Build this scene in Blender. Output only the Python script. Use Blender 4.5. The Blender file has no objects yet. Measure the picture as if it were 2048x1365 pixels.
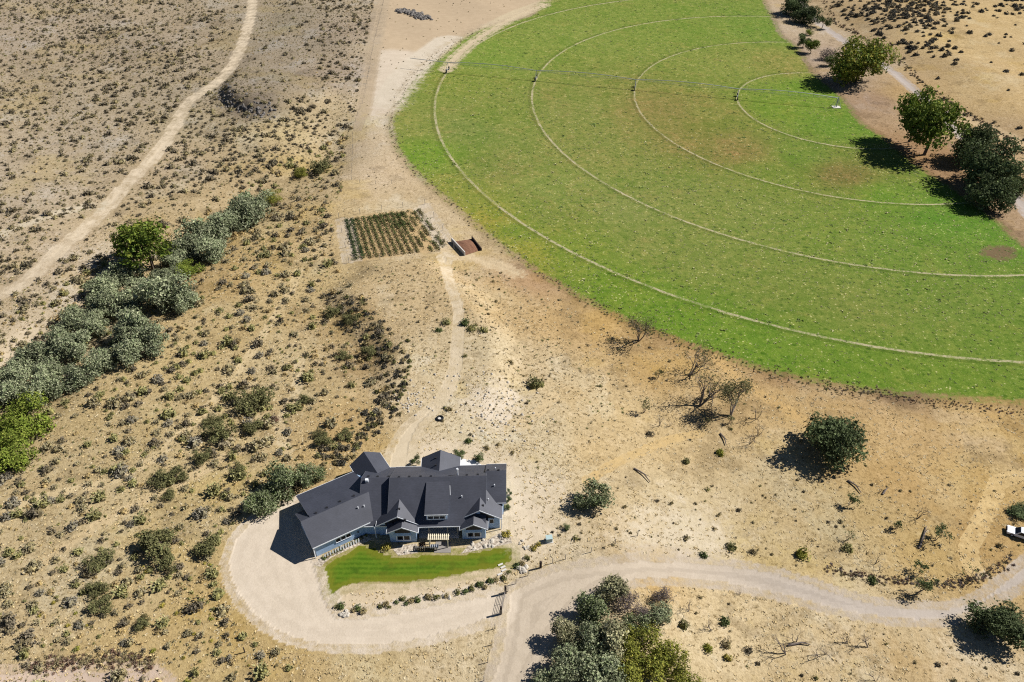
import bpy, math
import numpy as np
from mathutils import Vector, Matrix

# ------------------------------------------------------------------ camera, light, exposure
scene = bpy.context.scene
COL = scene.collection
CAM_H, PITCH, FPX = 125.0, math.radians(39.0), 1600.0      # metres above the house pad, tilt down, focal length in photo pixels
cam_data = bpy.data.cameras.new("camera")
cam_data.sensor_width = 36.0
cam_data.lens = 36.0 * FPX / 2048.0
cam_data.clip_start, cam_data.clip_end = 1.0, 12000.0
cam = bpy.data.objects.new("camera", cam_data)
COL.objects.link(cam)
cam.location = (0, 0, CAM_H)
cam.rotation_euler = (math.pi / 2 - PITCH, 0, 0)
scene.camera = cam

SUN_AZ, SUN_EL = math.radians(16.0), math.radians(41.5)     # azimuth from +x towards +y
sun_vec = Vector((math.cos(SUN_EL) * math.cos(SUN_AZ), math.cos(SUN_EL) * math.sin(SUN_AZ), math.sin(SUN_EL)))
sun_data = bpy.data.lights.new("sun", 'SUN')
sun_data.energy, sun_data.angle, sun_data.color = 5.0, math.radians(0.53), (1.0, 0.975, 0.935)
sun = bpy.data.objects.new("sun", sun_data)
COL.objects.link(sun)
sun.location = sun_vec * 400
sun.rotation_euler = sun_vec.to_track_quat('Z', 'Y').to_euler()

world = bpy.data.worlds.new("World")
scene.world = world
world.use_nodes = True
wn = world.node_tree
sky = wn.nodes.new('ShaderNodeTexSky')
sky.sky_type = 'NISHITA'
sky.sun_disc = False
sky.altitude = 3000.0
sky.air_density = 0.8
sky.dust_density = 0.0
sky.ozone_density = 3.0
sky.sun_elevation = SUN_EL
sky.sun_rotation = math.pi / 2 - SUN_AZ
bg = wn.nodes['Background']
wn.links.new(sky.outputs[0], bg.inputs['Color'])
bg.inputs['Strength'].default_value = 0.05
scene.view_settings.view_transform = 'Standard'
scene.view_settings.look = 'None'
scene.view_settings.gamma = 1.0
scene.view_settings.exposure = 0.66
scene.view_settings.use_curve_mapping = False
scene.render.engine = 'CYCLES'
scene.cycles.use_denoising = False                          # keep the fine grain of grass and gravel
scene.cycles.filter_width = 1.15
scene.cycles.max_bounces = 5
scene.cycles.diffuse_bounces = 2
scene.cycles.transparent_max_bounces = 4

rng = np.random.default_rng(11)


# ------------------------------------------------------------------ small helpers
def lin(c):
    """sRGB 0-255 triple -> linear"""
    c = np.asarray(c, float) / 255.0
    return np.where(c <= 0.04045, c / 12.92, ((c + 0.055) / 1.055) ** 2.4)


LIGHT_GAIN = 1.45                                            # sunlit level ground: picture value / base colour


def alb(r, g, b):
    return lin((r, g, b)) / LIGHT_GAIN


def smooth(a, b, x):
    t = np.clip((x - a) / (b - a), 0, 1)
    return t * t * (3 - 2 * t)


def tag(o, label=None, cat=None, group=None, kind=None):
    if label: o["label"] = label
    if cat: o["category"] = cat
    if group: o["group"] = group
    if kind: o["kind"] = kind
    return o


def empty(name, loc, rz=0.0, label=None, cat=None, group=None):
    o = bpy.data.objects.new(name, None)
    o.empty_display_size = 0.5
    COL.objects.link(o)
    o.location = loc
    o.rotation_euler = (0, 0, rz)
    return tag(o, label, cat, group)


def link_mesh(name, me, parent=None, loc=None):
    o = bpy.data.objects.new(name, me)
    COL.objects.link(o)
    if parent: o.parent = parent
    if loc is not None: o.location = loc
    return o


def np_mesh(name, verts, faces, mats, mat_idx=None, colors=None, smooth_shade=False):
    """mesh from numpy arrays; faces is an (n,k) array, colors one rgb per vertex"""
    me = bpy.data.meshes.new(name)
    verts = np.asarray(verts, np.float32)
    faces = np.asarray(faces, np.int32)
    n, k = faces.shape
    me.vertices.add(len(verts))
    me.vertices.foreach_set("co", verts.ravel())
    me.loops.add(n * k)
    me.loops.foreach_set("vertex_index", faces.ravel())
    me.polygons.add(n)
    me.polygons.foreach_set("loop_start", np.arange(0, n * k, k, dtype=np.int32))
    me.polygons.foreach_set("loop_total", np.full(n, k, np.int32))
    for m in (mats if isinstance(mats, (list, tuple)) else [mats]):
        me.materials.append(m)
    if mat_idx is not None:
        me.polygons.foreach_set("material_index", np.asarray(mat_idx, np.int32))
    me.polygons.foreach_set("use_smooth", np.full(n, smooth_shade, bool))
    if colors is not None:
        a = me.attributes.new("tint", 'FLOAT_COLOR', 'POINT')
        c = np.ones((len(verts), 4), np.float32)
        c[:, :3] = colors
        a.data.foreach_set("color", c.ravel())
    me.update(calc_edges=True)
    return me


class MB:
    """collects boxes, tubes and polygons into one mesh"""
    def __init__(self): self.v, self.f = [], []

    def poly(self, pts, faces):
        b = len(self.v)
        self.v += [tuple(map(float, p)) for p in pts]
        self.f += [tuple(b + i for i in f) for f in faces]
        return self

    def hexa(self, p):
        """8 corners: 0-3 bottom ring, 4-7 top ring"""
        return self.poly(p, [(3, 2, 1, 0), (4, 5, 6, 7), (0, 1, 5, 4), (1, 2, 6, 5), (2, 3, 7, 6), (3, 0, 4, 7)])

    def box(self, c, s, rz=0.0):
        cx, cy, cz = c
        hx, hy, hz = s[0] / 2, s[1] / 2, s[2] / 2
        co, si = math.cos(rz), math.sin(rz)
        p = []
        for z in (-hz, hz):
            for x, y in ((-hx, -hy), (hx, -hy), (hx, hy), (-hx, hy)):
                p.append((cx + x * co - y * si, cy + x * si + y * co, cz + z))
        return self.hexa(p)

    def bar(self, a, b, w, h=None):
        """square bar between two points"""
        return self.tube([a, b], [w * 0.7071, (h or w) * 0.7071], 4)

    def tube(self, pts, rad, n=6, cap=True):
        pts = [Vector(p) for p in pts]
        base = len(self.v)
        up = Vector((0, 0, 1))
        for i, p in enumerate(pts):
            d = (pts[min(i + 1, len(pts) - 1)] - pts[max(i - 1, 0)])
            d = d.normalized() if d.length > 1e-9 else up
            s = d.cross(up)
            if s.length < 1e-3: s = d.cross(Vector((0, 1, 0)))
            s.normalize()
            t = s.cross(d)
            for k in range(n):
                a = 2 * math.pi * (k + 0.5) / n
                self.v.append(tuple(p + float(rad[i]) * (math.cos(a) * s + math.sin(a) * t)))
        for i in range(len(pts) - 1):
            for k in range(n):
                a, b = base + i * n + k, base + i * n + (k + 1) % n
                self.f.append((a, b, b + n, a + n))
        if cap:
            self.f.append(tuple(base + k for k in reversed(range(n))))
            e = base + (len(pts) - 1) * n
            self.f.append(tuple(e + k for k in range(n)))
        return self

    def mesh(self, name, mat):
        me = bpy.data.meshes.new(name)
        me.from_pydata(self.v, [], self.f)
        for m in (mat if isinstance(mat, (list, tuple)) else [mat]): me.materials.append(m)
        me.update()
        return me

    def build(self, name, mat, parent=None, loc=None):
        return link_mesh(name, self.mesh(name, mat), parent, loc)


# ------------------------------------------------------------------ materials
class NT:
    def __init__(self, name):
        self.m = bpy.data.materials.new(name)
        self.m.use_nodes = True
        self.t = self.m.node_tree
        self.b = self.t.nodes['Principled BSDF']
        self.b.inputs['Roughness'].default_value = 0.9
        self.b.inputs['Specular IOR Level'].default_value = 0.15

    def n(self, typ, **kw):
        o = self.t.nodes.new(typ)
        for k, v in kw.items(): setattr(o, k, v)
        return o

    def put(self, sock, v):
        if isinstance(v, bpy.types.NodeSocket): self.t.links.new(v, sock)
        elif isinstance(v, (int, float)): sock.default_value = float(v) if sock.type != 'RGBA' else (v, v, v, 1)
        else:
            v = tuple(float(x) for x in v)
            sock.default_value = v + (1.0,) if sock.type == 'RGBA' and len(v) == 3 else v

    def math(self, op, a, b=0.0, c=0.0, clamp=False):
        o = self.n('ShaderNodeMath', operation=op, use_clamp=clamp)
        for i, v in enumerate((a, b, c)): self.put(o.inputs[i], v)
        return o.outputs[0]

    def mix(self, f, a, b, mode='MIX'):
        o = self.n('ShaderNodeMix', data_type='RGBA', blend_type=mode, clamp_factor=True)
        self.put(o.inputs[0], f); self.put(o.inputs[6], a); self.put(o.inputs[7], b)
        return o.outputs[2]

    def step(self, x, a, b, lo=0.0, hi=1.0):
        o = self.n('ShaderNodeMapRange', interpolation_type='SMOOTHSTEP')
        for i, v in enumerate((x, a, b, lo, hi)): self.put(o.inputs[i], v)
        return o.outputs[0]

    def noise(self, vec, scale, detail=3.0, rough=0.55, out=0):
        o = self.n('ShaderNodeTexNoise')
        self.put(o.inputs['Vector'], vec)
        o.inputs['Scale'].default_value = scale
        o.inputs['Detail'].default_value = detail
        o.inputs['Roughness'].default_value = rough
        return o.outputs[out]

    def attr(self, name, out='Fac'):
        return self.n('ShaderNodeAttribute', attribute_name=name).outputs[out]

    def scaled(self, vec, s):
        o = self.n('ShaderNodeVectorMath', operation='MULTIPLY')
        self.put(o.inputs[0], vec); o.inputs[1].default_value = s
        return o.outputs[0]

    def bump(self, h, strength, dist):
        o = self.n('ShaderNodeBump')
        o.inputs['Strength'].default_value = strength
        o.inputs['Distance'].default_value = dist
        self.put(o.inputs['Height'], h)
        self.t.links.new(o.outputs[0], self.b.inputs['Normal'])

    def color(self, c): self.put(self.b.inputs['Base Color'], c); return self.m


def plain(name, rgb, rough=0.8, metal=0.0, grain=0.12, scale=6.0, spec=0.2):
    k = NT(name)
    p = k.n('ShaderNodeTexCoord').outputs['Object']
    f = k.noise(p, scale, 4)
    lo = tuple(np.asarray(rgb, float) * (1 - grain)); hi = tuple(np.minimum(np.asarray(rgb, float) * (1 + grain), 0.95))
    k.color(k.mix(f, lo, hi))
    k.b.inputs['Roughness'].default_value = rough
    k.b.inputs['Metallic'].default_value = metal
    k.b.inputs['Specular IOR Level'].default_value = spec
    return k.m


def leaf_mat(name, translucent=0.18):
    """foliage: colour per leaf cluster from the 'tint' attribute, a little light through the leaves"""
    k = NT(name)
    c = k.attr('tint', 'Color')
    oi = k.n('ShaderNodeObjectInfo').outputs['Random']
    hs = k.n('ShaderNodeHueSaturation')
    k.put(hs.inputs['Value'], k.math('MULTIPLY_ADD', oi, 0.24, 0.88))
    k.put(hs.inputs['Color'], c)
    col = hs.outputs[0]
    k.color(col)
    k.b.inputs['Roughness'].default_value = 0.75
    tr = k.n('ShaderNodeBsdfTranslucent')
    k.put(tr.inputs['Color'], col)
    mx = k.n('ShaderNodeMixShader')
    mx.inputs[0].default_value = translucent
    k.t.links.new(k.b.outputs[0], mx.inputs[1])
    k.t.links.new(tr.outputs[0], mx.inputs[2])
    k.t.links.new(mx.outputs[0], k.t.nodes['Material Output'].inputs['Surface'])
    return k.m


M = {}
M['leaf'] = leaf_mat('leaf_clusters')
M['bark'] = plain('bark_brown', (0.10, 0.078, 0.06), 0.95, grain=0.35, scale=4)
M['dead_wood'] = plain('weathered_dead_wood', (0.26, 0.225, 0.20), 0.95, grain=0.4, scale=3)
M['dark_dead_wood'] = plain('dark_dead_wood', (0.15, 0.122, 0.105), 0.95, grain=0.4, scale=3)
M['trim'] = plain('white_trim_paint', (0.70, 0.72, 0.74), 0.6, grain=0.05)
M['dark_trim'] = plain('slate_grey_trim', (0.10, 0.105, 0.12), 0.7, grain=0.05)
M['metal_pipe'] = plain('bright_metal', (0.75, 0.76, 0.77), 0.35, 0.3, grain=0.05)
M['black_plastic'] = plain('black_vent_plastic', (0.018, 0.018, 0.02), 0.6)
M['glass'] = plain('dark_window_glass', (0.008, 0.009, 0.012), 0.15, grain=0.02, spec=0.2)
M['dark_panel'] = plain('dark_gable_panel', (0.02, 0.02, 0.023), 0.5)
M['cream_wood'] = plain('cream_painted_wood', (0.66, 0.58, 0.42), 0.7, grain=0.08)
M['brown_wood'] = plain('brown_stained_wood', (0.13, 0.075, 0.045), 0.85, grain=0.3)
M['dark_wood'] = plain('dark_brown_timber', (0.045, 0.032, 0.026), 0.9, grain=0.3)
M['grey_wood'] = plain('weathered_grey_wood', (0.26, 0.24, 0.21), 0.95, grain=0.3)
M['steel'] = plain('galvanised_steel', (0.36, 0.38, 0.38), 0.5, 0.5, grain=0.1)
M['gate_metal'] = plain('brown_gate_tube', (0.10, 0.085, 0.075), 0.6, 0.2)
M['rubber'] = plain('black_rubber', (0.016, 0.016, 0.017), 0.85)
M['concrete'] = plain('pale_concrete', (0.50, 0.47, 0.43), 0.9, grain=0.12, scale=1.2)
M['patio_slab'] = plain('dull_patio_paving', (0.22, 0.20, 0.18), 0.9, grain=0.2, scale=2.0)
M['white_slab'] = plain('white_patio_concrete', (0.62, 0.60, 0.58), 0.8, grain=0.06)
M['rock_pale'] = plain('pale_rock', (0.40, 0.36, 0.30), 0.95, grain=0.3, scale=1.5)
M['rock_dark'] = plain('dark_basalt_rock', (0.16, 0.145, 0.13), 0.95, grain=0.4, scale=1.2)
M['green_box'] = plain('grey_green_painted_steel', (0.33, 0.42, 0.41), 0.5, grain=0.05)
M['car_white'] = plain('white_car_paint', (0.78, 0.79, 0.80), 0.3, grain=0.02, spec=0.5)
M['car_black'] = plain('black_car_trim', (0.012, 0.012, 0.013), 0.5)
M['compost'] = plain('brown_compost', (0.17, 0.085, 0.05), 0.95, grain=0.5, scale=9)

k = NT('dark_slate_shingle')                                   # asphalt shingle roof
pos = k.n('ShaderNodeTexCoord').outputs['Object']
sepz = k.n('ShaderNodeSeparateXYZ'); k.put(sepz.inputs[0], pos)
course = k.math('FRACT', k.math('MULTIPLY', sepz.outputs[2], 7.2))
g1 = k.noise(k.scaled(pos, (1.6, 1.6, 7.0)), 1.3, 3, 0.7)
g2 = k.noise(pos, 0.35, 2)
v = k.math('MULTIPLY_ADD', g1, 0.7, 0.62)
v = k.math('MULTIPLY', v, k.math('MULTIPLY_ADD', g2, 0.6, 0.70))
v = k.math('MULTIPLY', v, k.step(course, 0.0, 0.25, 0.82, 1.0))
k.color(k.mix(1.0, (0.043, 0.045, 0.058), v, 'MULTIPLY'))
k.b.inputs['Roughness'].default_value = 0.55
k.b.inputs['Specular IOR Level'].default_value = 0.45
k.bump(k.math('MULTIPLY_ADD', course, 0.6, g1), 0.12, 0.015)
M['roof'] = k.m

k = NT('pale_blue_grey_lap_siding')
pos = k.n('ShaderNodeTexCoord').outputs['Object']
sepz = k.n('ShaderNodeSeparateXYZ'); k.put(sepz.inputs[0], pos)
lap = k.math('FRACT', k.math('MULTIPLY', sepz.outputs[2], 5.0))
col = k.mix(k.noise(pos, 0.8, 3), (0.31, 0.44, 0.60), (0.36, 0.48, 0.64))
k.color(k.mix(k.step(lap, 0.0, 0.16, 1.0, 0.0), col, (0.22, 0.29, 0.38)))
k.b.inputs['Roughness'].default_value = 0.7
k.bump(lap, 0.5, 0.02)
M['siding'] = k.m

k = NT('rock_bed_gravel')
pos = k.n('ShaderNodeNewGeometry').outputs['Position']
k.color(k.mix(k.step(k.noise(pos, 2.2, 5, 0.75), 0.38, 0.62), (0.20, 0.16, 0.12), (0.52, 0.45, 0.36)))
M['rock_bed'] = k.m

# ------------------------------------------------------------------ the lie of the land
CP, SP = math.cos(PITCH), math.sin(PITCH)


def ray(px, py):
    x = (px - 1024.0) / FPX; y = -(py - 682.5) / FPX
    return np.array((x, CP + y * SP, -SP + y * CP))


def on_level(px, py, z):
    d = ray(px, py)
    t = (z - CAM_H) / d[2]
    return np.array((d[0] * t, d[1] * t))


FIELD_Z0, FIELD_SX, FIELD_SY = CAM_H - 126.05, -0.02431, -0.01463   # the pasture lies on one gently tilted plane


def on_field(px, py):
    d = ray(px, py)
    t = (FIELD_Z0 - CAM_H) / (d[2] - FIELD_SX * d[0] - FIELD_SY * d[1])
    return np.array((d[0] * t, d[1] * t))


def plane_z(x, y):
    return FIELD_Z0 + FIELD_SX * np.clip(x, -450, 450) + FIELD_SY * np.clip(y, 0, 650)


def sd_poly(X, Y, poly, reach=60.0):
    """signed distance to a closed outline, positive inside, evaluated near it"""
    poly = np.asarray(poly, float)
    out = np.full(X.shape, -reach)
    m = (X > poly[:, 0].min() - reach) & (X < poly[:, 0].max() + reach) & (Y > poly[:, 1].min() - reach) & (Y < poly[:, 1].max() + reach)
    if not m.any(): return out
    x, y = X[m], Y[m]
    best = np.full(x.shape, 1e9); inside = np.zeros(x.shape, bool)
    for a, b in zip(poly, np.roll(poly, -1, 0)):
        ab = b - a
        t = np.clip(((x - a[0]) * ab[0] + (y - a[1]) * ab[1]) / max(ab @ ab, 1e-9), 0, 1)
        best = np.minimum(best, np.hypot(x - a[0] - t * ab[0], y - a[1] - t * ab[1]))
        c = (a[1] > y) != (b[1] > y)
        if abs(ab[1]) > 1e-9: inside ^= c & (x < a[0] + (y - a[1]) * ab[0] / ab[1])
    out[m] = np.where(inside, 1, -1) * np.minimum(best, reach)
    return out


def sd_line(X, Y, pts, half, reach=40.0):
    """half-width minus distance to a path; half may vary along the path"""
    pts = np.asarray(pts, float)
    half = np.broadcast_to(np.asarray(half, float), (len(pts),))
    out = np.full(X.shape, -reach)
    m = (X > pts[:, 0].min() - reach) & (X < pts[:, 0].max() + reach) & (Y > pts[:, 1].min() - reach) & (Y < pts[:, 1].max() + reach)
    if not m.any(): return out
    x, y = X[m], Y[m]
    best = np.full(x.shape, -reach)
    for i in range(len(pts) - 1):
        a, ab = pts[i], pts[i + 1] - pts[i]
        t = np.clip(((x - a[0]) * ab[0] + (y - a[1]) * ab[1]) / max(ab @ ab, 1e-9), 0, 1)
        best = np.maximum(best, half[i] + t * (half[i + 1] - half[i]) - np.hypot(x - a[0] - t * ab[0], y - a[1] - t * ab[1]))
    out[m] = best
    return out


def spline(pts, n=6):
    """round off an open run of points"""
    p = np.asarray(pts, float)
    p = np.vstack([2 * p[0] - p[1], p, 2 * p[-1] - p[-2]])
    out = []
    for i in range(1, len(p) - 2):
        for t in np.linspace(0, 1, n, endpoint=False):
            a, b, c, d = p[i - 1], p[i], p[i + 1], p[i + 2]
            out.append(0.5 * (2 * b + (c - a) * t + (2 * a - 5 * b + 4 * c - d) * t * t + (3 * b - a - 3 * c + d) * t ** 3))
    out.append(p[-2])
    return np.array(out)


def shift(p, off):
    t = np.gradient(p, axis=0); t /= np.linalg.norm(t, axis=1, keepdims=True)
    return p + np.column_stack([-t[:, 1], t[:, 0]]) * off


def spline_loop(pts, n=5):
    p = np.asarray(pts, float)
    out = []
    for i in range(len(p)):
        a, b, c, d = p[i - 1], p[i], p[(i + 1) % len(p)], p[(i + 2) % len(p)]
        for t in np.linspace(0, 1, n, endpoint=False):
            out.append(0.5 * (2 * b + (c - a) * t + (2 * a - 5 * b + 4 * c - d) * t * t + (3 * b - a - 3 * c + d) * t ** 3))
    return np.array(out)



PASTURE_PX = [(1112, -30), (1070, 26), (1010, 44), (960, 58), (930, 73), (900, 93), (878, 113), (850, 130), (825, 155), (800, 187), (786, 215), (780, 250),
              (790, 290), (812, 325), (842, 357), (885, 394), (932, 433), (985, 480), (1040, 520), (1100, 560), (1170, 600), (1250, 640), (1330, 672),
              (1420, 705), (1520, 738), (1640, 765), (1760, 784), (1900, 797), (2060, 806), (2250, 815), (2250, 600), (2120, 545), (2048, 490), (1980, 430), (1900, 372),
              (1850, 342), (1800, 302), (1760, 270), (1720, 243), (1690, 200), (1650, 165), (1622, 140), (1592, 92), (1562, 70), (1548, 40), (1527, 0), (1510, -30)]
PASTURE = spline_loop([on_field(*p) for p in PASTURE_PX], 3)
PAD = np.array([(-58, 72), (-60, 92), (-50, 112), (-36, 121), (-20, 121), (4, 117), (14, 100), (14, 80), (6, 72), (-30, 68)], float)
DRAW = spline([on_level(*p, -6.0) for p in [(-120, 960), (-10, 868), (70, 770), (150, 695), (250, 630), (325, 560), (395, 500), (465, 440), (555, 390), (640, 340), (690, 270)]], 4)
MESA = np.array([on_level(*p, -1.0) for p in [(447, 182), (462, 206), (500, 221), (545, 222), (600, 214), (650, 200), (720, 130), (740, 40), (745, -60), (560, -60), (545, 20), (500, 90), (462, 140)]])
KNOLL = np.array([on_level(*p, -1.0) for p in [(692, 585), (735, 640), (778, 692), (803, 745), (783, 800), (748, 850), (706, 893), (770, 930), (900, 890), (985, 790), (985, 680), (930, 590), (850, 530), (760, 540)]])
LANE_PX = [(1590, -30), (1632, 17), (1690, 62), (1775, 120), (1833, 171), (1915, 246), (1985, 322), (2045, 396), (2120, 500)]
LANE = spline([on_level(*p, -7.0) for p in LANE_PX], 4)


def height(X, Y):
    base = plane_z(X, Y)
    sp = sd_poly(X, Y, PASTURE, 60.0)
    off = smooth(0, 30, -sp)                                      # 0 on the pasture, 1 well away from it
    z = base.copy()
    und = 0.5 * np.sin(X / 17.0 + 1.3) * np.sin(Y / 21.0) + 0.35 * np.sin(X / 8.3 + Y / 11.0) + 0.9 * np.sin(X / 47.0 - Y / 39.0)
    z += und * off * 0.7
    d = -sd_line(X, Y, DRAW, 0.0, 70.0)
    z -= 3.2 * np.exp(-(d / 13.0) ** 2) * off
    m = sd_poly(X, Y, MESA, 40.0)
    tip = np.hypot(X - MESA[1, 0] - 4, Y - MESA[1, 1] - 4)
    z += (0.8 + 3.4 * np.exp(-(tip / 26.0) ** 2)) * smooth(-3.0, 2.0 + tip * 0.12, m) * off
    kn = sd_poly(X, Y, KNOLL, 30.0)
    z += 2.6 * smooth(-8.0, 1.5, kn) * off
    ld = -sd_line(X, Y, LANE, 0.0, 200.0)
    right = smooth(0, 1, (X - np.interp(Y, LANE[::-1, 1], LANE[::-1, 0])) / 40.0)
    z += right * 5.0 * off
    pd = sd_poly(X, Y, PAD, 60.0)
    w = smooth(-34, 0, pd)
    z = z * (1 - w) + 0.0 * w
    return z


def axis(parts):
    out = [parts[0][0]]
    for a, b, s0, s1 in parts:
        x = a
        while x < b - 1e-6:
            t = (x - a) / (b - a)
            x = min(x + s0 + (s1 - s0) * t, b)
            out.append(x)
    return np.array(out)


GX = axis([(-5000, -400, 900, 40), (-400, -75, 1.9, 1.1), (-75, 95, 0.5, 0.5), (95, 400, 0.8, 1.9), (400, 5000, 40, 900)])
GY = axis([(-600, 50, 80, 3), (50, 135, 0.55, 0.5), (135, 540, 0.7, 1.9), (540, 6000, 8, 900)])
XX, YY = np.meshgrid(GX, GY)
ZZ = height(XX, YY)


def hq(x, y):
    """height of the ground as built"""
    x = np.asarray(x, float); y = np.asarray(y, float)
    i = np.clip(np.searchsorted(GX, x) - 1, 0, len(GX) - 2); j = np.clip(np.searchsorted(GY, y) - 1, 0, len(GY) - 2)
    u = (x - GX[i]) / (GX[i + 1] - GX[i]); v = (y - GY[j]) / (GY[j + 1] - GY[j])
    return ZZ[j, i] * (1 - u) * (1 - v) + ZZ[j, i + 1] * u * (1 - v) + ZZ[j + 1, i] * (1 - u) * v + ZZ[j + 1, i + 1] * u * v


def at(px, py, up=0.0):
    """ground point seen at a photo pixel (or the foot below a point 'up' metres above the ground)"""
    z = -2.0
    for _ in range(14):
        p = on_level(px, py, z)
        z = 0.4 * z + 0.6 * (float(hq(p[0], p[1])) + up)
    return np.array((p[0], p[1], float(hq(p[0], p[1]))))


def xy(pts): return [at(*p)[:2] for p in pts]


def px_per_m(p):
    return FPX / (p[1] * CP - (p[2] - CAM_H) * SP)


def project(X, Y, Z):
    D = Y * CP - (Z - CAM_H) * SP
    V = Y * SP + (Z - CAM_H) * CP
    return 1024 + FPX * X / D, 682.5 - FPX * V / D


# wheel tracks: centre and radii on the pasture plane
_trk = [((868, 212), (874, 185), (1297, 576), (1929, 713), (1138, 20), (985, 403), (1656, 675)),
        ((1065, 205), (1067, 178), (1309, 419), (1895, 549), (1173, 80), (1621, 515), (1519, 33)),
        ((1270, 178), (1272, 202), (1392, 311), (1847, 408), (1382, 101), (1621, 388), (1587, 86)),
        ((1476, 198), (1481, 186), (1491, 227), (1700, 295), (1519, 155), (1587, 273), (1635, 146))]
_pt = [np.array([on_field(*p) for p in t]) for t in _trk]
PIVOT = on_field(1676, 207)
for _ in range(60):                                               # least squares: one centre, four radii
    rows, rhs = [], []
    for g in _pt:
        d = g - PIVOT; r = np.hypot(d[:, 0], d[:, 1])
        J = -d / r[:, None]
        rows.append(J - J.mean(0)); rhs.append(-(r - r.mean()))
    PIVOT = PIVOT + np.linalg.lstsq(np.vstack(rows), np.concatenate(rhs), rcond=None)[0]
TRACK_R = [float(np.hypot(*(g - PIVOT).T).mean()) for g in _pt]
print("PIVOT", PIVOT, TRACK_R)

# ------------------------------------------------------------------ outlines on the ground
LAWN = spline_loop(xy([(637, 1137), (660, 1117), (690, 1102), (712, 1088), (745, 1090), (790, 1108), (860, 1105), (910, 1105), (960, 1097), (1005, 1088), (1024, 1091), (1032, 1105),
                       (1029, 1124), (1000, 1141), (940, 1151), (880, 1163), (800, 1172), (730, 1173), (692, 1180), (662, 1206), (648, 1186), (643, 1155)]), 4)
DRIVE = spline_loop(xy([(1008, 1232), (970, 1248), (930, 1262), (850, 1284), (760, 1297), (680, 1298), (610, 1290), (550, 1268), (505, 1235), (475, 1200), (455, 1160), (450, 1120), (462, 1085),
                        (490, 1050), (530, 1022), (590, 1000), (610, 1012), (628, 1080), (634, 1120), (640, 1140), (655, 1190), (668, 1220), (690, 1232), (760, 1225), (860, 1205), (940, 1192), (1014, 1182)]), 4)
ROAD = spline_loop(xy([(970, 1400), (990, 1320), (1002, 1265), (1008, 1215), (1016, 1182), (1060, 1158), (1120, 1135), (1200, 1124), (1300, 1116), (1420, 1124), (1520, 1135), (1620, 1163), (1740, 1200),
                       (1860, 1212), (1950, 1194), (2048, 1122), (2160, 1040), (2180, 1080), (2060, 1168), (1990, 1202), (1930, 1236), (1860, 1248), (1760, 1241), (1660, 1222), (1560, 1195), (1450, 1173),
                       (1340, 1164), (1270, 1168), (1205, 1190), (1150, 1235), (1105, 1300), (1070, 1365), (1050, 1410)]), 4)
PATH_PX = [(888, 515), (893, 540), (901, 572), (915, 612), (917, 660), (913, 715), (903, 760), (886, 795), (858, 826), (828, 852), (808, 885), (795, 930)]
PATH = spline(xy(PATH_PX), 4)
PATH_W = np.interp(np.linspace(0, 1, len(PATH)), [0, .1, .3, .5, .7, .8, .9, 1], [1.3, .75, .6, .75, 1.0, 1.5, 2.1, 2.6])
TRACK_PX = [(507, -40), (505, 5), (500, 40), (482, 95), (452, 150), (412, 180), (375, 207), (347, 258), (310, 312), (260, 362), (200, 430), (130, 490), (62, 555), (-10, 597), (-80, 640)]
DTRACK = spline(xy(TRACK_PX), 4)
STRIP = spline_loop(xy([(778, -40), (766, 30), (752, 80), (742, 150), (730, 215), (745, 235), (772, 225), (790, 212), (812, 165),
                        (850, 125), (895, 90), (960, 55), (1020, 38), (1090, 0), (1110, -40)]), 3)
WASH = spline(xy([(905, 86), (872, 112), (842, 138), (816, 168), (796, 200)]), 4)
WHITE_STRIP = spline_loop(xy([(735, 160), (780, 130), (815, 140), (812, 175), (790, 205), (770, 222), (735, 220)]), 3)
SPUR = spline(xy([(895, 512), (940, 515), (985, 528), (1035, 548)]), 4)                 # bare strip leaving the garden
GARDEN = np.array(xy([(683, 440), (848, 417), (903, 500), (700, 523)]))
GARDEN_EDGE = np.array(xy([(676, 440), (686, 438), (703, 522), (691, 526)]))
GARDEN_EDGE2 = np.array(xy([(842, 412), (854, 410), (912, 494), (898, 500)]))
BARE_FRONT = spline_loop(xy([(664, 1202), (692, 1181), (730, 1177), (800, 1176), (880, 1167), (940, 1155), (1002, 1145), (1010, 1150), (960, 1178), (880, 1196), (780, 1214), (700, 1222), (672, 1218)]), 4)
GRAVEL_LEFT = spline_loop(xy([(-60, 1350), (40, 1338), (110, 1328), (180, 1334), (250, 1333), (310, 1342), (330, 1400), (-60, 1430)]), 3)
SIDE_YARD = spline_loop(xy([(770, 930), (800, 905), (840, 880), (900, 890), (970, 900), (1030, 930), (1060, 985), (1095, 1030), (1090, 1080), (1060, 1110), (1035, 1095), (1010, 1060), (1012, 940), (940, 925), (870, 935)]), 3)
WHEEL_A = spline(xy([(2060, 950), (2000, 962), (1990, 985), (1975, 1020), (1955, 1060), (1938, 1095), (1945, 1130), (1958, 1152)]), 4)
PALE_A = spline(xy([(180, 412), (100, 432), (0, 470)]), 4)
PALE_B = spline(xy([(60, 660), (20, 715), (-20, 760)]), 4)
FENCE_TRACK = spline(xy([(770, -20), (757, 50), (742, 120), (728, 200), (716, 260)]), 4)
LANE2 = spline(xy([(1905, 225), (1960, 250), (2048, 290), (2120, 330)]), 4)
PATH2 = spline(xy([(1110, 790), (1085, 818), (1060, 840), (1040, 856)]), 4)
GOLD_TRACK = spline(xy([(1430, 715), (1490, 765), (1560, 812), (1640, 860)]), 4)
DRY_RING = np.array([on_field(1999 + 33 * math.cos(a), 506 + 13 * math.sin(a)) for a in np.linspace(0, 6.28, 18)[:-1]])
TRAIL_A = spline(xy([(20, 1015), (130, 985), (240, 955), (330, 900), (420, 810), (500, 710), (560, 620), (600, 540)]), 5)
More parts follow.
